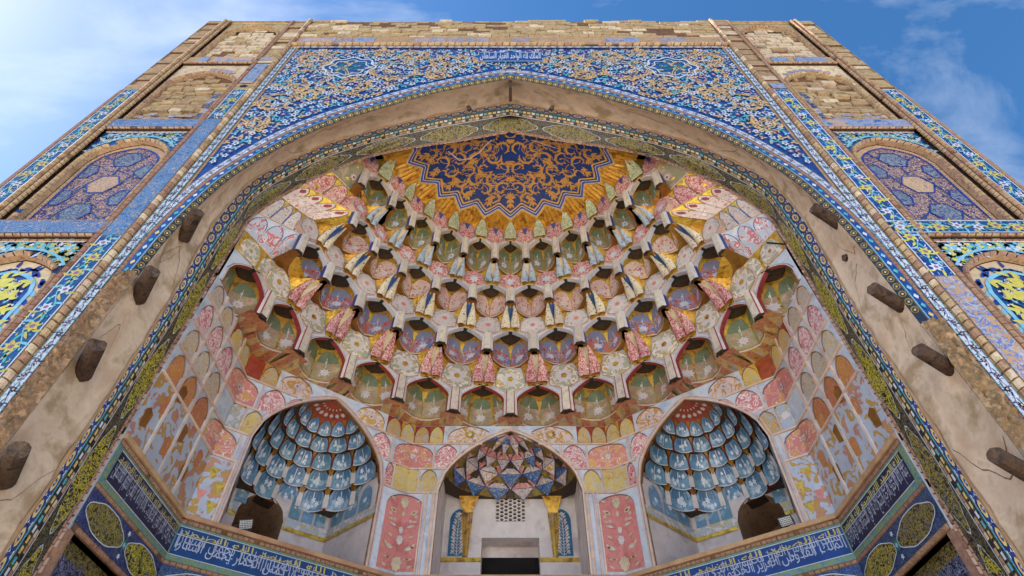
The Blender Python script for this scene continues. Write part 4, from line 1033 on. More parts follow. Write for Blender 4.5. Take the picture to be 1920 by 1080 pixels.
for _ in range(190):
    u,v=rnd.uniform(.02,.47),rnd.uniform(.01,.46)
    if inside(u,v,.03):
        a=rnd.random()*6.3
        for s_ in (1,-1): stem(ar,af,[(s_*(u+.05*t*math.cos(a+t)),v+.05*t*math.sin(a+t)) for t in (0,.25,.5,.75,1) if inside(u+.05*t*math.cos(a+t),v+.05*t*math.sin(a+t))] or [(s_*u,v),(s_*u+.001,v)],.0018,'shell_gold',.0022)
        for s_ in (1,-1): leaf(ar,af,s_*u,v,a if s_>0 else math.pi-a,.018,.0042,'shell_gold',.0028,.3*s_)
for k in range(-5,6):
    t=math.radians(15*k)
    for q in (.40,.425): 
        for e in (-.6,0,.6): leaf(ar,af,q*math.sin(t),q*math.cos(t),math.pi/2-t+e,.034,.006,'shell_gold',.003)
build('gilt_arabesque',ar,shell)
b=B(); stem(b,af,[(-.30,.10),(-.25,.16),(-.20,.155),(-.15,.12),(-.12,.08),(-.09,.05)],.0028,'paint_pink_edge',.004); stem(b,af,[(.10,.05),(.16,.07),(.22,.09)],.002,'paint_pink_edge',.004); build('repair_crack',b,shell)
# ---------------------------------------------------------------- inner walls
ZS=.883; ROWS=[.883,1.096,1.203,1.308,1.426,1.517]
OA=(.99,1.675); OBp=(.41,2.11); OLEN=math.hypot(.58,.435); OT=(-.58/OLEN,.435/OLEN)   # right-hand side, mirrored by sx
def SWf(sx): return lambda u,v,h:W(sx*(.99-h),u,v)
def OBf(sx): return lambda u,v,h:W(sx*(OA[0]+OT[0]*u-OT[1]*h),OA[1]+OT[1]*u+OT[0]*h,v)
def BKf(sx=1): return lambda u,v,h:W(sx*u,2.11-h,v)
def C1f(sx):   # folded round the corner side wall / oblique wall
    s,o=SWf(sx),OBf(sx); return lambda u,v,h:s(1.675+u,v,h) if u<0 else o(u,v,h)
def C2f(sx):
    o,k=OBf(sx),BKf(sx); return lambda u,v,h:o(OLEN+u,v,h) if u<0 else k(.41-u,v,h)
NC=.355
A_ob=archpts(NC,.253,.887,1.205,1.486,14,.58); A_bk=archpts(0,.283,.887,1.215,1.492,14,.58)
def topz(A_):
    def f(u):
        z=0
        for p,q in zip(A_[:-1],A_[1:]):
            if p[0]<=u<=q[0] and q[0]>p[0]: z=max(z,p[1]+(q[1]-p[1])*(u-p[0])/(q[0]-p[0]))
        return z
    return f
zob,zbk=topz(A_ob),topz(A_bk); zno=lambda u:0
def pan(parent,fr,u0,u1,v0,v1,field,zf=zno,sp=.5,mg=.09,pitch=.0,h=.0016,name='painted_panel',top=.06,deco=None,ground=None,line='line_brown'):
    """recess-look arched panel following the wall, cut off by an opening below (zf)"""
    b=B(); n=14; c=(u0+u1)/2; hw=(u1-u0)/2*(1-mg); vv=v1-v0
    if ground: poly(b,fr,[(u0,v0),(u1,v0),(u1,v1),(u0,v1)],h-.0008,ground)
    T_=[];L_=[]
    for i in range(n+1):
        u=c-hw+2*hw*i/n; s=1-abs(u-c)/hw; f=.72*math.sqrt(max(0,1-(1-s)**2.3))+.28*s
        t=v0+vv*(sp+(1-top-sp)*f); l=max(v0+vv*.05,zf(u)+.016 if zf(u) else 0); T_.append((u,t)); L_.append((u,min(l,t)))
    for i in range(n):
        if T_[i][1]-L_[i][1]>1e-4 or T_[i+1][1]-L_[i+1][1]>1e-4:
            b.face([fr(*L_[i],h),fr(*L_[i+1],h),fr(*T_[i+1],h),fr(*T_[i],h)],field)
            if T_[i][1]-L_[i][1]>1e-4:
                b.face([fr(*T_[i],h),fr(*T_[i+1],h),fr(T_[i+1][0],T_[i+1][1]+.0035,h+.0035),fr(T_[i][0],T_[i][1]+.0035,h+.0035)],line)
    if deco: deco(b,fr,c,hw,v0,v1,h)
    return build(name,b,parent)
def spray(b,fr,c,hw,v0,v1,h):
    vv=v1-v0
    stem(b,fr,[(c,v0+vv*.06),(c,v0+vv*.88)],.0022,'paint_cream',h+.0035)
    for k,(y,r,m) in enumerate(((.13,.024,'paint_cream'),(.40,.016,'paint_white'),(.52,.012,'paint_white'),(.72,.010,'paint_cream'),(.86,.021,'paint_cream'))):
        flower(b,fr,c,v0+vv*y,r,m,h+.004,8,'olive_gold' if k!=1 else 'paint_blue_grey',.2,1.25,.8)
    for k,(x,y,a) in enumerate(((.5,.30,.3),(.55,.73,.5),(.45,.56,.2),(.5,.18,.0),(.6,.44,.4),(.7,.62,.1),(.72,.88,.3),(.7,.1,.5),(.75,.34,1))):
        for sg in (1,-1):
            xx=c+sg*hw*x; yy=v0+vv*y; e=a if sg>0 else math.pi-a
            leaf(b,fr,xx-.014*math.cos(e),yy-.014*math.sin(e),e,.034 if k<4 else .022,.009 if k<2 else .005,'paint_cream',h+.0038)
            if k<4: leaf(b,fr,xx-.007*math.cos(e),yy-.007*math.sin(e),e,.016,.004,'olive_gold' if k%2 else 'paint_blue_grey',h+.0044)
            if k in (2,5): flower(b,fr,xx,yy+.02,.008,'paint_white',h+.0044,6,'coral')
def roset(m1,m2,r=.3):
    def f(b,fr,c,hw,v0,v1,h):
        cy=v0+(v1-v0)*.48; R_=min(hw,(v1-v0)/2)*r
        flower(b,fr,c,cy,R_*1.3,m1,h+.0034,9,m2,0,1,.6)
        for k in range(6):
            a=k*1.047; flower(b,fr,c+R_*2.1*math.cos(a),cy+R_*1.9*math.sin(a),R_*.42,m1,h+.0034,5,m2)
    return f
walls={}
def rib(par_,fr,u0,v0,u1,v1,w_=.0035,h=.007,m='paint_pink_edge'):
    b=B()
    dx,dy=u1-u0,v1-v0; l=math.hypot(dx,dy); ox,oy=-dy/l*w_,dx/l*w_
    prism(b,fr,[(u0-ox,v0-oy),(u1-ox,v1-oy),(u1+ox,v1+oy),(u0+ox,v0+oy)],0,h,m); build('wall_rib',b,par_)
def lower(parent,fr,u0,u1,txt,dark,sx,ends=0,kuf=True):
    """brick edge, inscription and cartouche band under the painted wall"""
    b=B()
    box(b,fr,u0,u1,.872,.886,0,.010,'plaster_edge')
    poly(b,fr,[(u0,.66),(u1,.66),(u1,.874),(u0,.874)],.0012,'border_green_inlay')
    f0=u0+(.022 if ends else .004); f1=u1-.004
    poly(b,fr,[(f0,.768),(f1,.768),(f1,.848),(f0,.848)],.0026,dark)
    for z in (.7665,.8485): stem(b,fr,[(f0,z),(f1,z)],.0010,'white_glaze',.0034)
    o=build('inscription_band',b,parent)
    b=B(); rope(b,fr,u0,u1,.857,.872,.017,.006,'brick_red',slant=0); rope(b,fr,u0,u1,.737,.750,.017,.006,'brick_red',slant=0); build('brick_edging',b,parent)
    # mirrored frames read the other way round: keep the script running right to left as seen from inside
    g0,g1=(f0+.006,f1-.006)
    if sx>0: fq=lambda u,v,h:fr(g0+g1-u,v,h)
    else: fq=fr
    n_=.5
    if not txt: return lower2(parent,fr,u0,u1,sx)
    words=txt.split(' ')
    half=(len(words)+1)//2
    script('lettering',' '.join(words),fq,g0,g1,.770,.822,.0036,'script_white',o,.0)
    script('lettering',' '.join(words[:half]),fq,(g0+g1)/2+.004,g1,.792,.842,.0040,'script_white',o,-.004)
    script('lettering',' '.join(words[half:]),fq,g0,(g0+g1)/2-.004,.792,.842,.0040,'script_white',o,-.004)
    if kuf: script('lettering','الله الصمد الله الصمد الله الصمد',fq,g0,g1,.826,.845,.0046,'yellow_glaze',o,.004)
    b=B(); r_=random.Random(len(txt))
    for k in range(int((g1-g0)/.030)):
        u=g0+.030*(k+r_.random()*.7); stem(b,fr,[(u,.785),(u,.838+r_.uniform(-.006,.005))],.0012,'script_white',.0042)
    stem(b,fr,[(f0,.8235),(f1,.8235)],.0011,'white_glaze',.004)
    build('tall_strokes',b,o)
    lower2(parent,fr,u0,u1,sx)
def lower2(parent,fr,u0,u1,sx):
    # cartouche border
    b=B(); poly(b,fr,[(u0,.648),(u1,.648),(u1,.738),(u0,.738)],.002,'blue_mosaic')
    n=max(1,int(round((u1-u0)/.21))); pr=(u1-u0)/n
    for i in range(n):
        c=u0+pr*(i+.5); O=[]
        for j in range(32):
            a=2*math.pi*j/32; q=1+.08*math.cos(4*a); O.append((c+pr*.42*q*math.copysign(abs(math.cos(a))**.7,math.cos(a)),.693+.034*q*math.copysign(abs(math.sin(a))**.8,math.sin(a))))
        poly(b,fr,O,.0032,'yellow_inlay_dull' if (i+sx)%2 else 'yellow_inlay'); stem(b,fr,O+[O[0]],.0011,'white_glaze',.0042)
        if i: flower(b,fr,u0+pr*i,.693,.018,'green_tile',.0034,8,'sky_tile'); flower(b,fr,u0+pr*i,.722,.008,'white_glaze',.0034,5); flower(b,fr,u0+pr*i,.664,.008,'white_glaze',.0034,5)
    build('cartouche_border',b,parent)
    b=B(); rope(b,fr,u0,u1,.632,.648,.017,.012,'brick_red',slant=0); build('brick_edging',b,parent)
    b=B(); arA=archpts((u0+u1)/2,(u1-u0)*.30,.0,.45,.555,8)
    arch_plate(b,fr,u0+.02,u1-.02,.0,.60,arA,-.022,'white_lattice_inlay',-.05,'brick_red'); box(b,fr,u0,u0+.02,0,.632,-.03,.003,'brick_red'); box(b,fr,u1-.02,u1,0,.632,-.03,.003,'brick_red')
    poly(b,fr,[(u0+.02,.60),(u1-.02,.60),(u1-.02,.632),(u0+.02,.632)],-.0215,'yellow_inlay_dull')
    b.face([fr(u0,.632,-.03),fr(u1,.632,-.03),fr(u1,.632,.003),fr(u0,.632,.003)],'mortar')
    ribbon(b,fr,arA,.018,-.0218,-.0205,'yellow_inlay'); ribbon(b,fr,arA,.006,-.0215,-.012,'brick_red')
    poly(b,fr,archpts((u0+u1)/2,(u1-u0)*.30,.0,.45,.555,8),-.045,'mortar'); build('lower_panel',b,parent)
TXT={('s',1):'بسم الله الرحمن الرحيم يسبح لله ما في السموات وما في الارض',('o',1):'الملك القدوس العزيز الحكيم هو الذي بعث في الاميين',
     ('o',-1):'حملوا التورية ثم لم يحملوها كمثل الحمار يحمل اسفارا',('s',-1):'بئس مثل القوم الذين كذبوا بايت الله والله لا يهدي القوم الظالمين'}
DC=[1.262,1.358,1.457,1.564]
def petal_tier(parent,cf,z0,z1,R,n,mats,rs,inner_r=.80,ends=True):
    """one ring of scalloped cups in a small half-dome. cf(angle,radius,z)"""
    da=math.pi/n
    b=B()
    b.grid(lambda a,c:cf(-math.pi/2+math.pi*a,R*(1.10-(1-inner_r)*c**1.6),z0+(z1-z0)*c),n*4,4,mats['ground'])
    b.grid(lambda a,c:cf(-math.pi/2+math.pi*a,R*1.085+.20*c,z0-.001),n*2,1,mats['soff'])
    ring=build('cup_ring',b,parent)
    rr=random.Random(rs)
    for i in range(n):
        a0=-math.pi/2+da*(i+.5); b=B()
        def pf(u,t,h,a0=a0):
            t=max(0,t); return cf(a0+u*da*.5,R*(1.0-(1-inner_r)*t**1.7-.075*(1-t)*(1-u*u)*0+.060*(1-u*u)*(1-t*.5))-h,z0+(z1-z0)*t-.004*(1-t)*(1-u*u))
        lens(b,pf,0,.90,0,1.0,mats['cup'],.004,8,.55,6); lens(b,pf,0,.62,.42,.985,'petal_shade',.0048,6,.6,6)
        E=[pf((k/8*2-1)*.9,0,.005) for k in range(9)]; b.strip(E,[tuple(Vector(p)-Vector((0,0,.02))) for p in E],'paint_white')
        if mats.get('flower'):
            for k in range(7): flower(b,pf,rr.uniform(-.45,.45),rr.uniform(.12,.6),rr.uniform(.10,.2),'blue_petal_white',.0065,6,None,k,.8)
            stem(b,pf,[(0,.1),(.02,.5),(0,.75)],.03,'blue_petal_white',.0062)
        if mats.get('white') and i<n-1:
            pf2=lambda u,t,h,a1=a0+da*.5:cf(a1+u*da*.5,R*(1.0-(1-inner_r)*.75*t**1.5)-h,z0+(z1-z0)*t)
            lens(b,pf2,0,.20,0,.9,'paint_white',.012,6,.6,2)
        build('cup',b,ring,True)
        if i<n-1:
            b=B(); gf=lambda u,t,h,a1=a0+da*.5:cf(a1+u*da*.5,R*(1.0-(1-inner_r)*t**1.6)-h,z0+(z1-z0)*t)
            b.face([gf(-.42,.97,.003),gf(.42,.97,.003),gf(0,.45,.003)],'gold_dark'); build('gilt_triangle',b,ring)
for sx in (1,-1):
    side='left' if sx<0 else 'right'
    # ---- side wall
    fr=SWf(sx); b=B(); poly(b,fr,[(1.256,FOOT),(1.677,FOOT),(1.677,.648),(1.256,.648)],-.048,'brick'); poly(b,fr,[(1.256,.632),(1.677,.632),(1.677,1.519),(1.256,1.519)],0,'paint_blue_grey')
    b.face([fr(1.256,.632,-.048),fr(1.677,.632,-.048),fr(1.677,.632,0),fr(1.256,.632,0)],'brick')
    sw_=build('side_wall',b,portal,label='painted side wall with sloping rows of small arched panels on the %s'%side if False else None)
    b=B()
    for z in ROWS[1:5]: rib(sw_,fr,1.258,z,1.675,z)
    for k in (1,2,3):
        for r0,r1 in zip(ROWS[1:5],ROWS[2:6]): rib(sw_,fr,DC[k],r0,DC[k],r1,.0045,.006)
    for r,(m,dm) in enumerate((('ochre_rose_floral',None),('ochre_grey_floral',None),('pink_filigree',None),('ochre_grey_floral',None))):
        for k in range(3 if r<3 else 2): pan(sw_,fr,DC[k]+.004,DC[k+1]-.004,ROWS[r+1],ROWS[r+2],m,sp=.42,mg=.16,top=.10)
    b=B(); poly(b,fr,[(1.26,.888),(1.674,.888),(1.674,1.092),(1.26,1.092)],.0015,'patchwork')
    rr=random.Random(6)
    for k in range(9):
        u=1.285+.045*k; zz=.93+.075*(k%3); m='ochre_rose_floral' if k%2 else 'gold_dark'
        if u<1.64: poly(b,fr,[(u,zz),(u+.030,zz+.01),(u+.034,zz+.055),(u+.012,zz+.066),(u-.004,zz+.05)],.0027,m)
    build('painted_patchwork',b,sw_)
    b=B()
    for k in (1,2,3): rib(sw_,fr,DC[k]+.002,.888,DC[k]+.002,1.094,.005,.006,'paint_white')
    lower(sw_,fr,1.262,1.675,TXT[('s',sx)],'inkblue',sx,1)
    # ---- oblique wall with niche
    fo=OBf(sx); b=B(); arch_plate(b,fo,0,OLEN,.887,1.519,A_ob,0,'paint_blue_grey',-.016,'gold_dark'); poly(b,fo,[(0,.632),(OLEN,.632),(OLEN,.8872),(0,.8872)],0,'brick')
    poly(b,fo,[(0,FOOT),(OLEN,FOOT),(OLEN,.648),(0,.648)],-.048,'brick')
    ow=build('oblique_wall',b,portal)
    b=B(); ribbon(b,fo,A_ob,.007,0,.008,'paint_pink_edge'); A3=[(p[0]+(-.012 if p[0]<NC-.01 else .012 if p[0]>NC+.01 else 0),p[1]+(.010 if 1<i<len(A_ob)-2 else 0)) for i,p in enumerate(A_ob)]
    ribbon(b,fo,A3,.004,0,.004,'paint_pink_edge'); build('niche_archivolt',b,ow)
    c1=C1f(sx); c2=C2f(sx)
    b=B()
    for z in ROWS[1:3]: rib(ow,fo,0,z,.084,z)
    for z in ROWS[2:3]: rib(ow,fo,.625,z,OLEN,z)
    rib(ow,fo,0,ROWS[3],.088,ROWS[3]); rib(ow,fo,.612,ROWS[3],OLEN,ROWS[3]); rib(ow,fo,0,ROWS[4],.205,ROWS[4]); rib(ow,fo,.49,ROWS[4],OLEN,ROWS[4])
    for (u,z0,z1) in ((.082,.888,1.092),(.068,1.10,1.20),(.05,1.207,1.305),(.075,1.312,1.422),(.63,1.312,1.422),(.655,1.207,1.305)): rib(ow,fo,u,z0,u,z1,.003,.006)
    pan(ow,c1,-.10,.066,ROWS[1],ROWS[2],'coral_floral',sp=.55,mg=.06,deco=roset('paint_white','gold_leaf',.22))
    pan(ow,fo,.0,.046,ROWS[2],ROWS[3],'light_blue_floral',sp=.9,mg=.02,top=.02); pan(ow,fo,.052,.12,ROWS[2],ROWS[3],'yellow_flame',zob,sp=.5,mg=.06)
    pan(ow,c1,-.105,.07,ROWS[3],ROWS[4],'coral_floral',sp=.55,mg=.06,deco=roset('paint_white','line_blue',.22)); pan(ow,fo,.078,.175,ROWS[3],ROWS[4],'pink_filigree',zob,sp=.45,mg=.06); pan(ow,fo,.17,.27,ROWS[3],ROWS[4],'coral',zob,sp=.45,mg=.05)
    pan(ow,fo,.535,.625,ROWS[3],ROWS[4],'pink_filigree',zob,sp=.45,mg=.05)
    pan(ow,c2,-.085,.092,ROWS[3],ROWS[4],'coral_floral',sp=.55,mg=.05,deco=roset('paint_white','line_blue',.2))
    pan(ow,fo,.62,.653,ROWS[2],ROWS[3],'rose_filigree',zob,sp=.6,mg=.05); pan(ow,c2,-.068,.04,ROWS[2],ROWS[3],'yellow_flame',sp=.93,mg=.02,top=.02)
    pan(ow,c2,-.080,.078,ROWS[0],ROWS[2],'coral',sp=.80,mg=.05,top=.04,deco=spray,name='flower_spray_panel')
    b=B(); poly(b,fo,[(.0,.888),(.080,.888),(.080,1.092),(.0,1.092)],.0015,'patchwork')
    for k,(u,z,m,r_) in enumerate(((.062,.93,'gold_leaf',.022),(.066,1.0,'gold_leaf',.022),(.02,.96,'coral',.02),(.03,1.04,'gold_leaf',.022),(.045,.905,'coral',.005),(.047,.965,'coral',.005),(.05,1.03,'coral',.005))): flower(b,fo,u,z,r_,m,.0026,3 if r_>.01 else 8,None,.5,1.3,.5)
    build('painted_patchwork',b,ow)
    # transition zone under the lowest cups
    z0,z1=ROWS[4]+.004,1.517
    b=B(); poly(b,fo,[(0,z0),(OLEN,z0),(OLEN,z1+.03),(0,z1+.03)],.0012,'red_paint') if False else None
    for (f,u0,u1,m,g) in ((c1,-.20,-.11,'yellow_flame','red_paint'),(c1,-.11,-.03,'yellow_flame','gold_leaf'),(c1,-.03,.05,'yellow_flame','red_paint'),(c1,.05,.115,'yellow_flame','gold_leaf'),(fo,.118,.262,'pale_gold_floral','paint_blue_grey'),(fo,.445,.585,'pale_gold_floral','paint_blue_grey'),(c2,-.135,-.065,'yellow_flame','red_paint'),(c2,-.065,.0,'yellow_flame','gold_leaf'),(c2,.0,.065,'yellow_flame','red_paint'),(c2,.065,.125,'yellow_flame','red_paint')):
        pan(ow,f,u0,u1,z0,z1,m,zob if f is fo else zno,sp=.40,mg=.10,top=.04,ground=g if f is not fo else None,deco=roset('paint_white','rose_tile',.3) if m=='pale_gold_floral' else None)
    lower(ow,fo,.0,OLEN,TXT[('o',sx)],'inscription_blue',sx)
    # ---- niche behind the oblique wall
    NP=[(.100,0),(.160,.30),(.550,.30),(.610,0)]
    b=B()
    for (p,q,mm) in ((NP[0],NP[1],'wall_white'),(NP[2],NP[3],'wall_white')):
        b.face([fo(p[0],.885,-p[1]),fo(q[0],.885,-q[1]),fo(q[0],1.5,-q[1]),fo(p[0],1.5,-p[1])],mm)
    fbk=lambda u,v,h:fo(u,v,h-.30)
    dA=archpts(.285,.088,.885,1.10,1.185,7)
    arch_plate(b,fbk,.160,.550,.885,1.5,dA,0,'wall_white',-.30,'brick')
    b.face([fo(.09,.8865,0),fo(.15,.8865,-.32),fo(.56,.8865,-.32),fo(.62,.8865,0)],'wall_white')
    poly(b,fbk,[(.18,.88),(.39,.88),(.39,1.2),(.18,1.2)],-.30,'brick_eroded')
    nb=build('side_niche',b,ow,label='deep niche with a small blue honeycomb half-dome')
    cfn=lambda a,r,z:fo(NC+.257*r*math.sin(a)*(1-.13*max(0,math.cos(a))),z,-.298*r*math.cos(a)**.8 if math.cos(a)>0 else 0)
    # gilt string course and painted dado
    b=B()
    for (p,q) in ((NP[0],NP[1]),(NP[1],NP[2]),(NP[2],NP[3])):
        for (za,zc,m,o_) in ((1.068,1.082,'gold_leaf',.006),(1.084,1.118,'light_blue_floral',.003)):
            if (p,q)==(NP[1],NP[2]):
                for (ua,ub) in ((.160,.195),(.375,.550)): b.face([fo(ua,za,-.30+o_),fo(ub,za,-.30+o_),fo(ub,zc,-.30+o_),fo(ua,zc,-.30+o_)],m)
            else:
                dx=(o_ if p is NP[0] else -o_); b.face([fo(p[0]+dx,za,-p[1]),fo(q[0]+dx,za,-q[1]),fo(q[0]+dx,zc,-q[1]),fo(p[0]+dx,zc,-p[1])],m)
    build('gilt_string_course',b,nb)
    # lowest arches on the niche walls
    for i in range(7):
        b=B(); u0=.170+.053*i
        if .17<u0<.372 and True: v0=1.19
        else: v0=1.12
        poly(b,fbk,archpts(u0+.024,.022,v0,1.19,1.235,5),.004,'blue_petal'); flower(b,fbk,u0+.024,1.19,.012,'blue_petal_white',.0055,7,None,0,1.3); flower(b,fbk,u0+.02,1.165 if v0<1.15 else 1.205,.007,'blue_petal_white',.0055,5); build('blue_panel',b,nb)
    for (p,q,s_) in ((NP[0],NP[1],1),(NP[2],NP[3],-1)):
        fw=lambda u,v,h,p=p,q=q,s_=s_:fo(p[0]+(q[0]-p[0])*u+s_*h,v,-(p[1]+(q[1]-p[1])*u))
        for i in range(3):
            b=B(); poly(b,fw,archpts(.2+.28*i,.12,1.12,1.17,1.225,5),.004,'blue_petal'); flower(b,fw,.2+.28*i,1.16,.05,'blue_petal_white',.0055,7,None,0,.3); build('blue_panel',b,nb)
    BM=dict(ground='red_paint',soff='soffit_dark',cup='blue_petal',flower=1)
    for k,(za,zc,R,n,ir,wh) in enumerate(((1.170,1.262,1.0,7,.93,1),(1.246,1.326,.90,7,.90,1),(1.312,1.380,.77,7,.86,0),(1.366,1.424,.62,6,.82,0),(1.412,1.456,.46,6,.78,0))):
        petal_tier(nb,cfn,za,zc,R,n,dict(BM,white=wh),k*5+3,ir)
    b=B(); b.grid(lambda a,c:cfn(-1.57+3.14*a,.42*(1-c),1.448+.034*math.sqrt(c)),20,6,'red_paint')
    for k in range(9):
        a=-1.4+.35*k
        for r_,s_ in ((.28,.013),(.17,.008)): flower(b,lambda u,v,h,a=a,r_=r_:cfn(a+u/.09,r_+v/.28,1.448+.034*math.sqrt(1-(r_+v/.28)/.42 if r_+v/.28<.42 else 0)-.004),0,0,s_,'paint_white',0,8)
    build('niche_rosette',b,nb)
# ---- back wall
fk=BKf(); b=B(); arch_plate(b,fk,-.41,.41,.887,1.519,A_bk,0,'paint_blue_grey',-.016,'gold_dark'); poly(b,fk,[(-.41,.632),(.41,.632),(.41,.8872),(-.41,.8872)],0,'brick'); poly(b,fk,[(-.41,FOOT),(.41,FOOT),(.41,.648),(-.41,.648)],-.048,'brick')
bw=build('back_wall',b,portal)
b=B(); ribbon(b,fk,A_bk,.007,0,.008,'paint_pink_edge'); A3=[(p[0]+(-.012 if p[0]<-.01 else .012 if p[0]>.01 else 0),p[1]+(.010 if 1<i<len(A_bk)-2 else 0)) for i,p in enumerate(A_bk)]; ribbon(b,fk,A3,.004,0,.004,'paint_pink_edge'); build('niche_archivolt',b,bw)
lower(bw,fk,-.41,.41,'','inscription_blue',-1)
for sx in (1,-1):
    fk=BKf(sx); b=B()
    rib(bw,fk,.29,ROWS[2],.41,ROWS[2]); rib(bw,fk,.262,ROWS[3],.41,ROWS[3]); rib(bw,fk,.118,ROWS[4],.41,ROWS[4])
    for (u,z0,z1) in ((.318,1.312,1.422),(.21,1.36,1.422),(.368,1.207,1.305),(.325,.888,1.20),(.302,.888,1.20),(.34,.888,1.20)): rib(bw,fk,u,z0,u,z1,.003,.006)
    pan(bw,fk,.212,.315,ROWS[3],ROWS[4],'pink_filigree',zbk,sp=.45,mg=.07); pan(bw,fk,.29,.364,ROWS[2],ROWS[3],'yellow_flame',zbk,sp=.5,mg=.08)
    pan(bw,fk,.075,.27,ROWS[4]+.004,1.517,'pale_gold_floral',zbk,sp=.35,mg=.03,top=.05,deco=roset('gold_leaf','paint_white',.45))
pan(bw,BKf(),-.066,.066,ROWS[4]+.02,1.517,'yellow_flame',zbk,sp=.3,mg=.08,top=.2,ground=None)
# central niche
fk=BKf(); fb2=lambda u,v,h:W(u,2.40-h,v)
b=B()
for sg in (1,-1): b.face([W(sg*.285,2.11,.885),W(sg*.285,2.40,.885),W(sg*.285,2.40,1.5),W(sg*.285,2.11,1.5)],'wall_white')
b.face([W(-.29,2.11,.8865),W(.29,2.11,.8865),W(.29,2.42,.8865),W(-.29,2.42,.8865)],'wall_white')
# wall with door hole and lattice hole, in strips
for (u0,u1,v0,v1) in ((-.286,-.121,.885,1.5),(.121,.286,.885,1.5),(-.121,.121,1.164,1.235),(-.121,-.064,1.235,1.365),(.064,.121,1.235,1.365),(-.121,.121,1.365,1.5)): poly(b,fb2,[(u0,v0),(u1,v0),(u1,v1),(u0,v1)],0,'wall_white')
for (p,q) in (((-.121,.885),(-.121,1.164)),((-.121,1.164),(.121,1.164)),((.121,1.164),(.121,.885))): b.face([fb2(*p,0),fb2(*q,0),fb2(*q,-.09),fb2(*p,-.09)],'wall_white')
for (p,q) in (((-.064,1.235),(-.064,1.365)),((-.064,1.365),(.064,1.365)),((.064,1.365),(.064,1.235)),((.064,1.235),(-.064,1.235))): b.face([fb2(*p,0),fb2(*q,0),fb2(*q,-.03),fb2(*p,-.03)],'wall_white')
cn=build('central_niche',b,bw,label='white niche with a doorway, pierced grille and faceted painted hood')
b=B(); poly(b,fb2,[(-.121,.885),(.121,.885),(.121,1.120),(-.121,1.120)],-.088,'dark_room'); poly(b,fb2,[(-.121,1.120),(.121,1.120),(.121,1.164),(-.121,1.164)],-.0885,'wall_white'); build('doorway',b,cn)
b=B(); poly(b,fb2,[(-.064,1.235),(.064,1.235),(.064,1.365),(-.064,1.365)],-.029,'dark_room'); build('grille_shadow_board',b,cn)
# hexagonal grille: bars of every cell
b=B(); r_=.0125; s3=math.sqrt(3)
for i in range(-5,6):
    for j in range(-1,8):
        cx=i*r_*1.5; cz=1.243+j*r_*s3*.80+(r_*s3*.40 if i%2 else 0)
        O=[(cx+r_*math.cos(1.0472*k),cz+r_*.80*math.sin(1.0472*k)) for k in range(6)]; I=[(cx+r_*.70*math.cos(1.0472*k),cz+r_*.56*math.sin(1.0472*k)) for k in range(6)]
        O=[(max(-.064,min(.064,x)),max(1.235,min(1.365,z))) for x,z in O]; I=[(max(-.064,min(.064,x)),max(1.235,min(1.365,z))) for x,z in I]
        b.strip([fb2(x,z,.0015) for x,z in O],[fb2(x,z,.0015) for x,z in I],'wall_white',True); b.strip([fb2(x,z,.0015) for x,z in I],[fb2(x,z,-.012) for x,z in I],'paint_stone',True)
build('pierced_grille',b,cn)
for sg in (1,-1):
    fz=lambda u,v,h,sg=sg:W(sg*(.283-.055*u-h*.5),2.31+.09*u-h*.8,v)   # chamfered corner
    b=B()
    fx=lambda u,v,h,sg=sg:fb2(sg*u,v,h)
    poly(b,fx,archpts(.222,.037,1.086,1.245,1.29,6),.004,'teal_panel')
    stem(b,fx,[(.222,1.09),(.224,1.18),(.221,1.262)],.0016,'paint_white',.0052)
    rr=random.Random(12)
    for k in range(13):
        z=1.10+.0135*k; w2=.026*(1 if k<9 else (13-k)/5)
        for s2 in (-1,1):
            stem(b,fx,[(.222,z-.012),(.222+s2*w2*.6,z),(.222+s2*w2,z+.008)],.0011,'paint_white',.0052)
            flower(b,fx,.222+s2*w2*rr.uniform(.5,1),z+rr.uniform(-.004,.008),.0062,'paint_white',.0056,6,'crimson' if k<2 else None)
            leaf(b,fx,.222+s2*w2*.4,z,1.57-s2*.9,.018,.003,'paint_white',.0054)
    flower(b,fx,.222,1.270,.008,'paint_white',.0058,7)
    build('flower_vase_panel',b,cn)
    b=B(); box(b,fx,.121,.285,1.062,1.078,0,.006,'gold_leaf'); build('gilt_string_course',b,cn)
    b=B()
    for k in range(5):
        a=.176+.0045*k; b.face([fb2(sg*a,1.08,.010*math.sin(.6+k*.5)),fb2(sg*(a+.0045),1.08,.010*math.sin(.6+(k+1)*.5)),fb2(sg*(a+.0045+(k-2)*.006),1.27,.012),fb2(sg*(a+(k-2.5)*.006),1.27,.012)],'gold_leaf')
    b.face([fb2(sg*.168,1.27,.012),fb2(sg*.205,1.27,.012),fb2(sg*.228,1.345,.03),fb2(sg*.135,1.345,.03)],'gold_leaf'); build('gilt_pilaster',b,cn)
cfc=lambda a,r,z:W(.284*r*math.sin(a),2.11+.287*r*max(0,math.cos(a))**.75,z)
rr=random.Random(17)
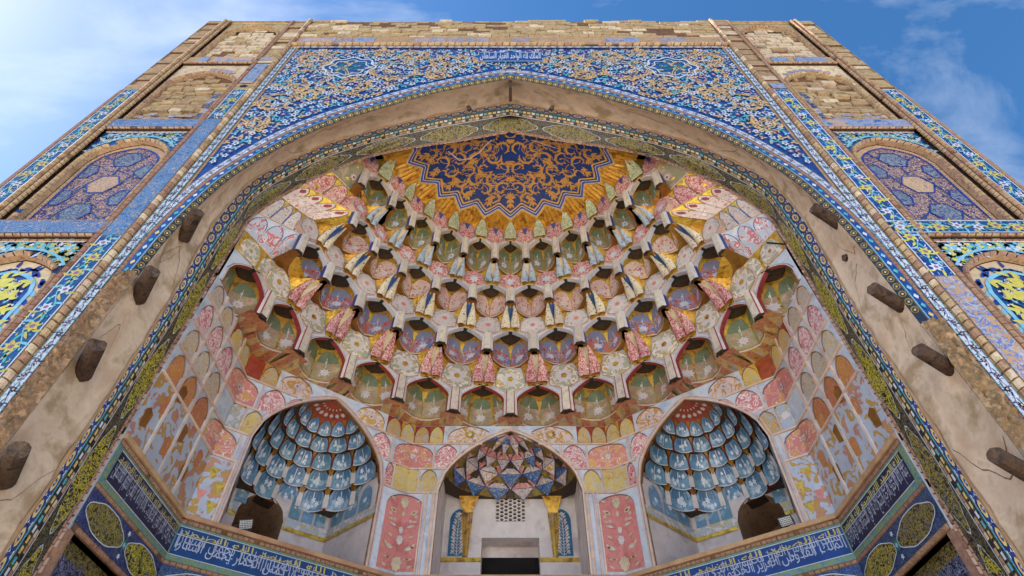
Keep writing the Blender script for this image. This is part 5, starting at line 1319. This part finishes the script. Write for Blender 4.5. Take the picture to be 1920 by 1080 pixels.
for k,(za,zc,R,R2,n) in enumerate(((1.335,1.392,.97,.80,7),(1.378,1.430,.82,.60,6),(1.418,1.458,.62,.38,7),(1.45,1.482,.40,.06,5))):
    b=B(); b.grid(lambda a,c:cfc(-1.5708+3.1416*a,R*1.02+(R2-R)*c,za+(zc-za)*c+.004),24,3,'olive_gold'); b.grid(lambda a,c:cfc(-1.5708+3.1416*a,R*1.02+.25*c,za+.004),24,1,'soffit_dark'); ring=build('hood_ring',b,cn)
    da=math.pi/n
    for i in range(n+1):
        a=-math.pi/2+da*i; b=B()
        def kf(u,t,h,a=a): return cfc(a+u*da*.5,R+(R2-R)*t-.02-h-.05*(1-abs(u))*(1-t),za+(zc-za)*t-.012*(1-abs(u))*(1-t))
        m1,m2=rr.choice((('poly_floral','poly_blue'),('poly_floral','coral_floral'),('poly_blue','poly_floral'),('pale_gold_floral','poly_floral')))
        b.face([kf(0,-.12,0),kf(.95,.48,0),kf(0,.52,0)],m1); b.face([kf(0,-.12,0),kf(0,.52,0),kf(-.95,.48,0)],m1); b.face([kf(0,.52,0),kf(.95,.48,0),kf(0,1.0,0)],m2); b.face([kf(0,.52,0),kf(0,1.0,0),kf(-.95,.48,0)],m2)
        for e,g_ in (((0,-.12),(.95,.48)),((.95,.48),(0,1.0)),((0,-.12),(-.95,.48)),((-.95,.48),(0,1.0)),((-.95,.48),(0,.52)),((.95,.48),(0,.52))): stem(b,kf,[e,g_],.018,'line_blue',.0015)
        build('hood_facet',b,ring)
        if i<n:
            b=B(); a2=a+da/2
            def kg(u,t,h,a=a2): return cfc(a+u*da*.5,R+(R2-R)*t-.008-h,za+(zc-za)*t)
            b.face([kg(-.35,.02,0),kg(.35,.02,0),kg(.2,.75,0),kg(-.2,.75,0)],'soffit_dark' if i%2 else 'olive_gold'); b.face([kg(-.5,.95,.01),kg(.5,.95,.01),kg(0,.45,.03)],'coral_floral'); build('hood_facet',b,ring)
# ---------------------------------------------------------------- mass of the building behind
b=B()
for sg in (1,-1): b.face([W(sg*1.675,1.04,FOOT),W(sg*1.675,2.9,FOOT),W(sg*1.675,2.9,3.3),W(sg*1.675,1.04,3.3)],'brick')
b.face([W(-1.675,2.9,FOOT),W(1.675,2.9,FOOT),W(1.675,2.9,3.3),W(-1.675,2.9,3.3)],'brick'); b.face([W(-1.675,1.02,3.3),W(1.675,1.02,3.3),W(1.675,2.9,3.3),W(-1.675,2.9,3.3)],'dark_room')
b.face([W(-1.1,1.2,2.62),W(1.1,1.2,2.62),W(1.1,1.2,3.3),W(-1.1,1.2,3.3)],'dark_room')
for sg in (1,-1): b.face([W(sg*1.055,1.19,FOOT),W(sg*1.6,1.19,FOOT),W(sg*1.6,1.19,3.3),W(sg*1.055,1.19,3.3)],'dark_room')
build('rear_mass',b,portal)
b=B(); box(b,lambda u,v,h:W(.985-u,1.262+.0*h,v),0,.001,0,.001,0,.001,'metal'); 
b=B(); k=W(.985,1.262,1.70); 
for q in range(6):
    a0,a1=q*1.0472,(q+1)*1.0472; b.face([(k[0]+.05,k[1]+.018*math.cos(a0),k[2]+.018*math.sin(a0)),(k[0]+.05,k[1]+.018*math.cos(a1),k[2]+.018*math.sin(a1)),(k[0]-.28,k[1]+.018*math.cos(a1)-.03,k[2]+.018*math.sin(a1)),(k[0]-.28,k[1]+.018*math.cos(a0)-.03,k[2]+.018*math.sin(a0))],'metal')
build('iron_pin',b,portal)
# ---------------------------------------------------------------- floodlights on the sills
for sx in (1,-1):
    fo=OBf(sx); u0=.185 if sx<0 else .150; e=link(bpy.data.objects.new('floodlight',None))
    c=Vector(fo(u0,.889,-.012)); e.location=c
    e['category']='floodlight'; e['label']=('black floodlight tipped to one side on a blue niche sill' if sx<0 else 'black floodlight standing level on a blue niche sill')
    rot=math.atan2(sx*OT[0]*1.0,OT[1]); ux=Vector((sx*OT[0],OT[1],0)); nn_=Vector((-sx*OT[1],OT[0],0)); 
    tl=math.radians(52 if sx<0 else 60); n2=(nn_*math.cos(tl)+Vector((0,0,-1))*math.sin(tl)*.35+Vector((0,0,1))*0).normalized(); up=Vector((0,0,1)); v2=n2.cross(ux).normalized()
    if v2.z<0: v2=-v2
    if sx<0: ux,v2=(ux*.94+v2*.34).normalized(),(v2*.94-ux*.34).normalized()
    base=Vector((0,0,.13))
    f=lambda u,v,h:tuple(base+ux*u+v2*v+n2*h)
    b=B(); box(b,f,-.105,.105,-.075,.075,-.05,.012,'lamp_black',True); box(b,f,-.095,.095,-.006,.006,-.085,-.05,'lamp_black')
    for k in range(6): box(b,f,-.09+.034*k,-.08+.034*k,-.06,.06,-.075,-.05,'lamp_black')
    build('housing',b,e)
    for i in range(8):
        b=B()
        for j in range(5): box(b,f,-.094+.0238*i,-.094+.0238*i+.0175,-.064+.0262*j,-.064+.0262*j+.019,.012,.016,'lamp_glass')
        build('lens_row',b,e)
    b=B(); 
    for s_ in (-1,1): box(b,lambda u,v,h:tuple(ux*u+Vector((0,0,1))*v+nn_*h),s_*.115-.006,s_*.115+.006,0,.14,-.015,.015,'metal',True)
    box(b,lambda u,v,h:tuple(ux*u+Vector((0,0,1))*v+nn_*h),-.12,.12,0,.01,-.03,.03,'metal',True); build('bracket',b,e)
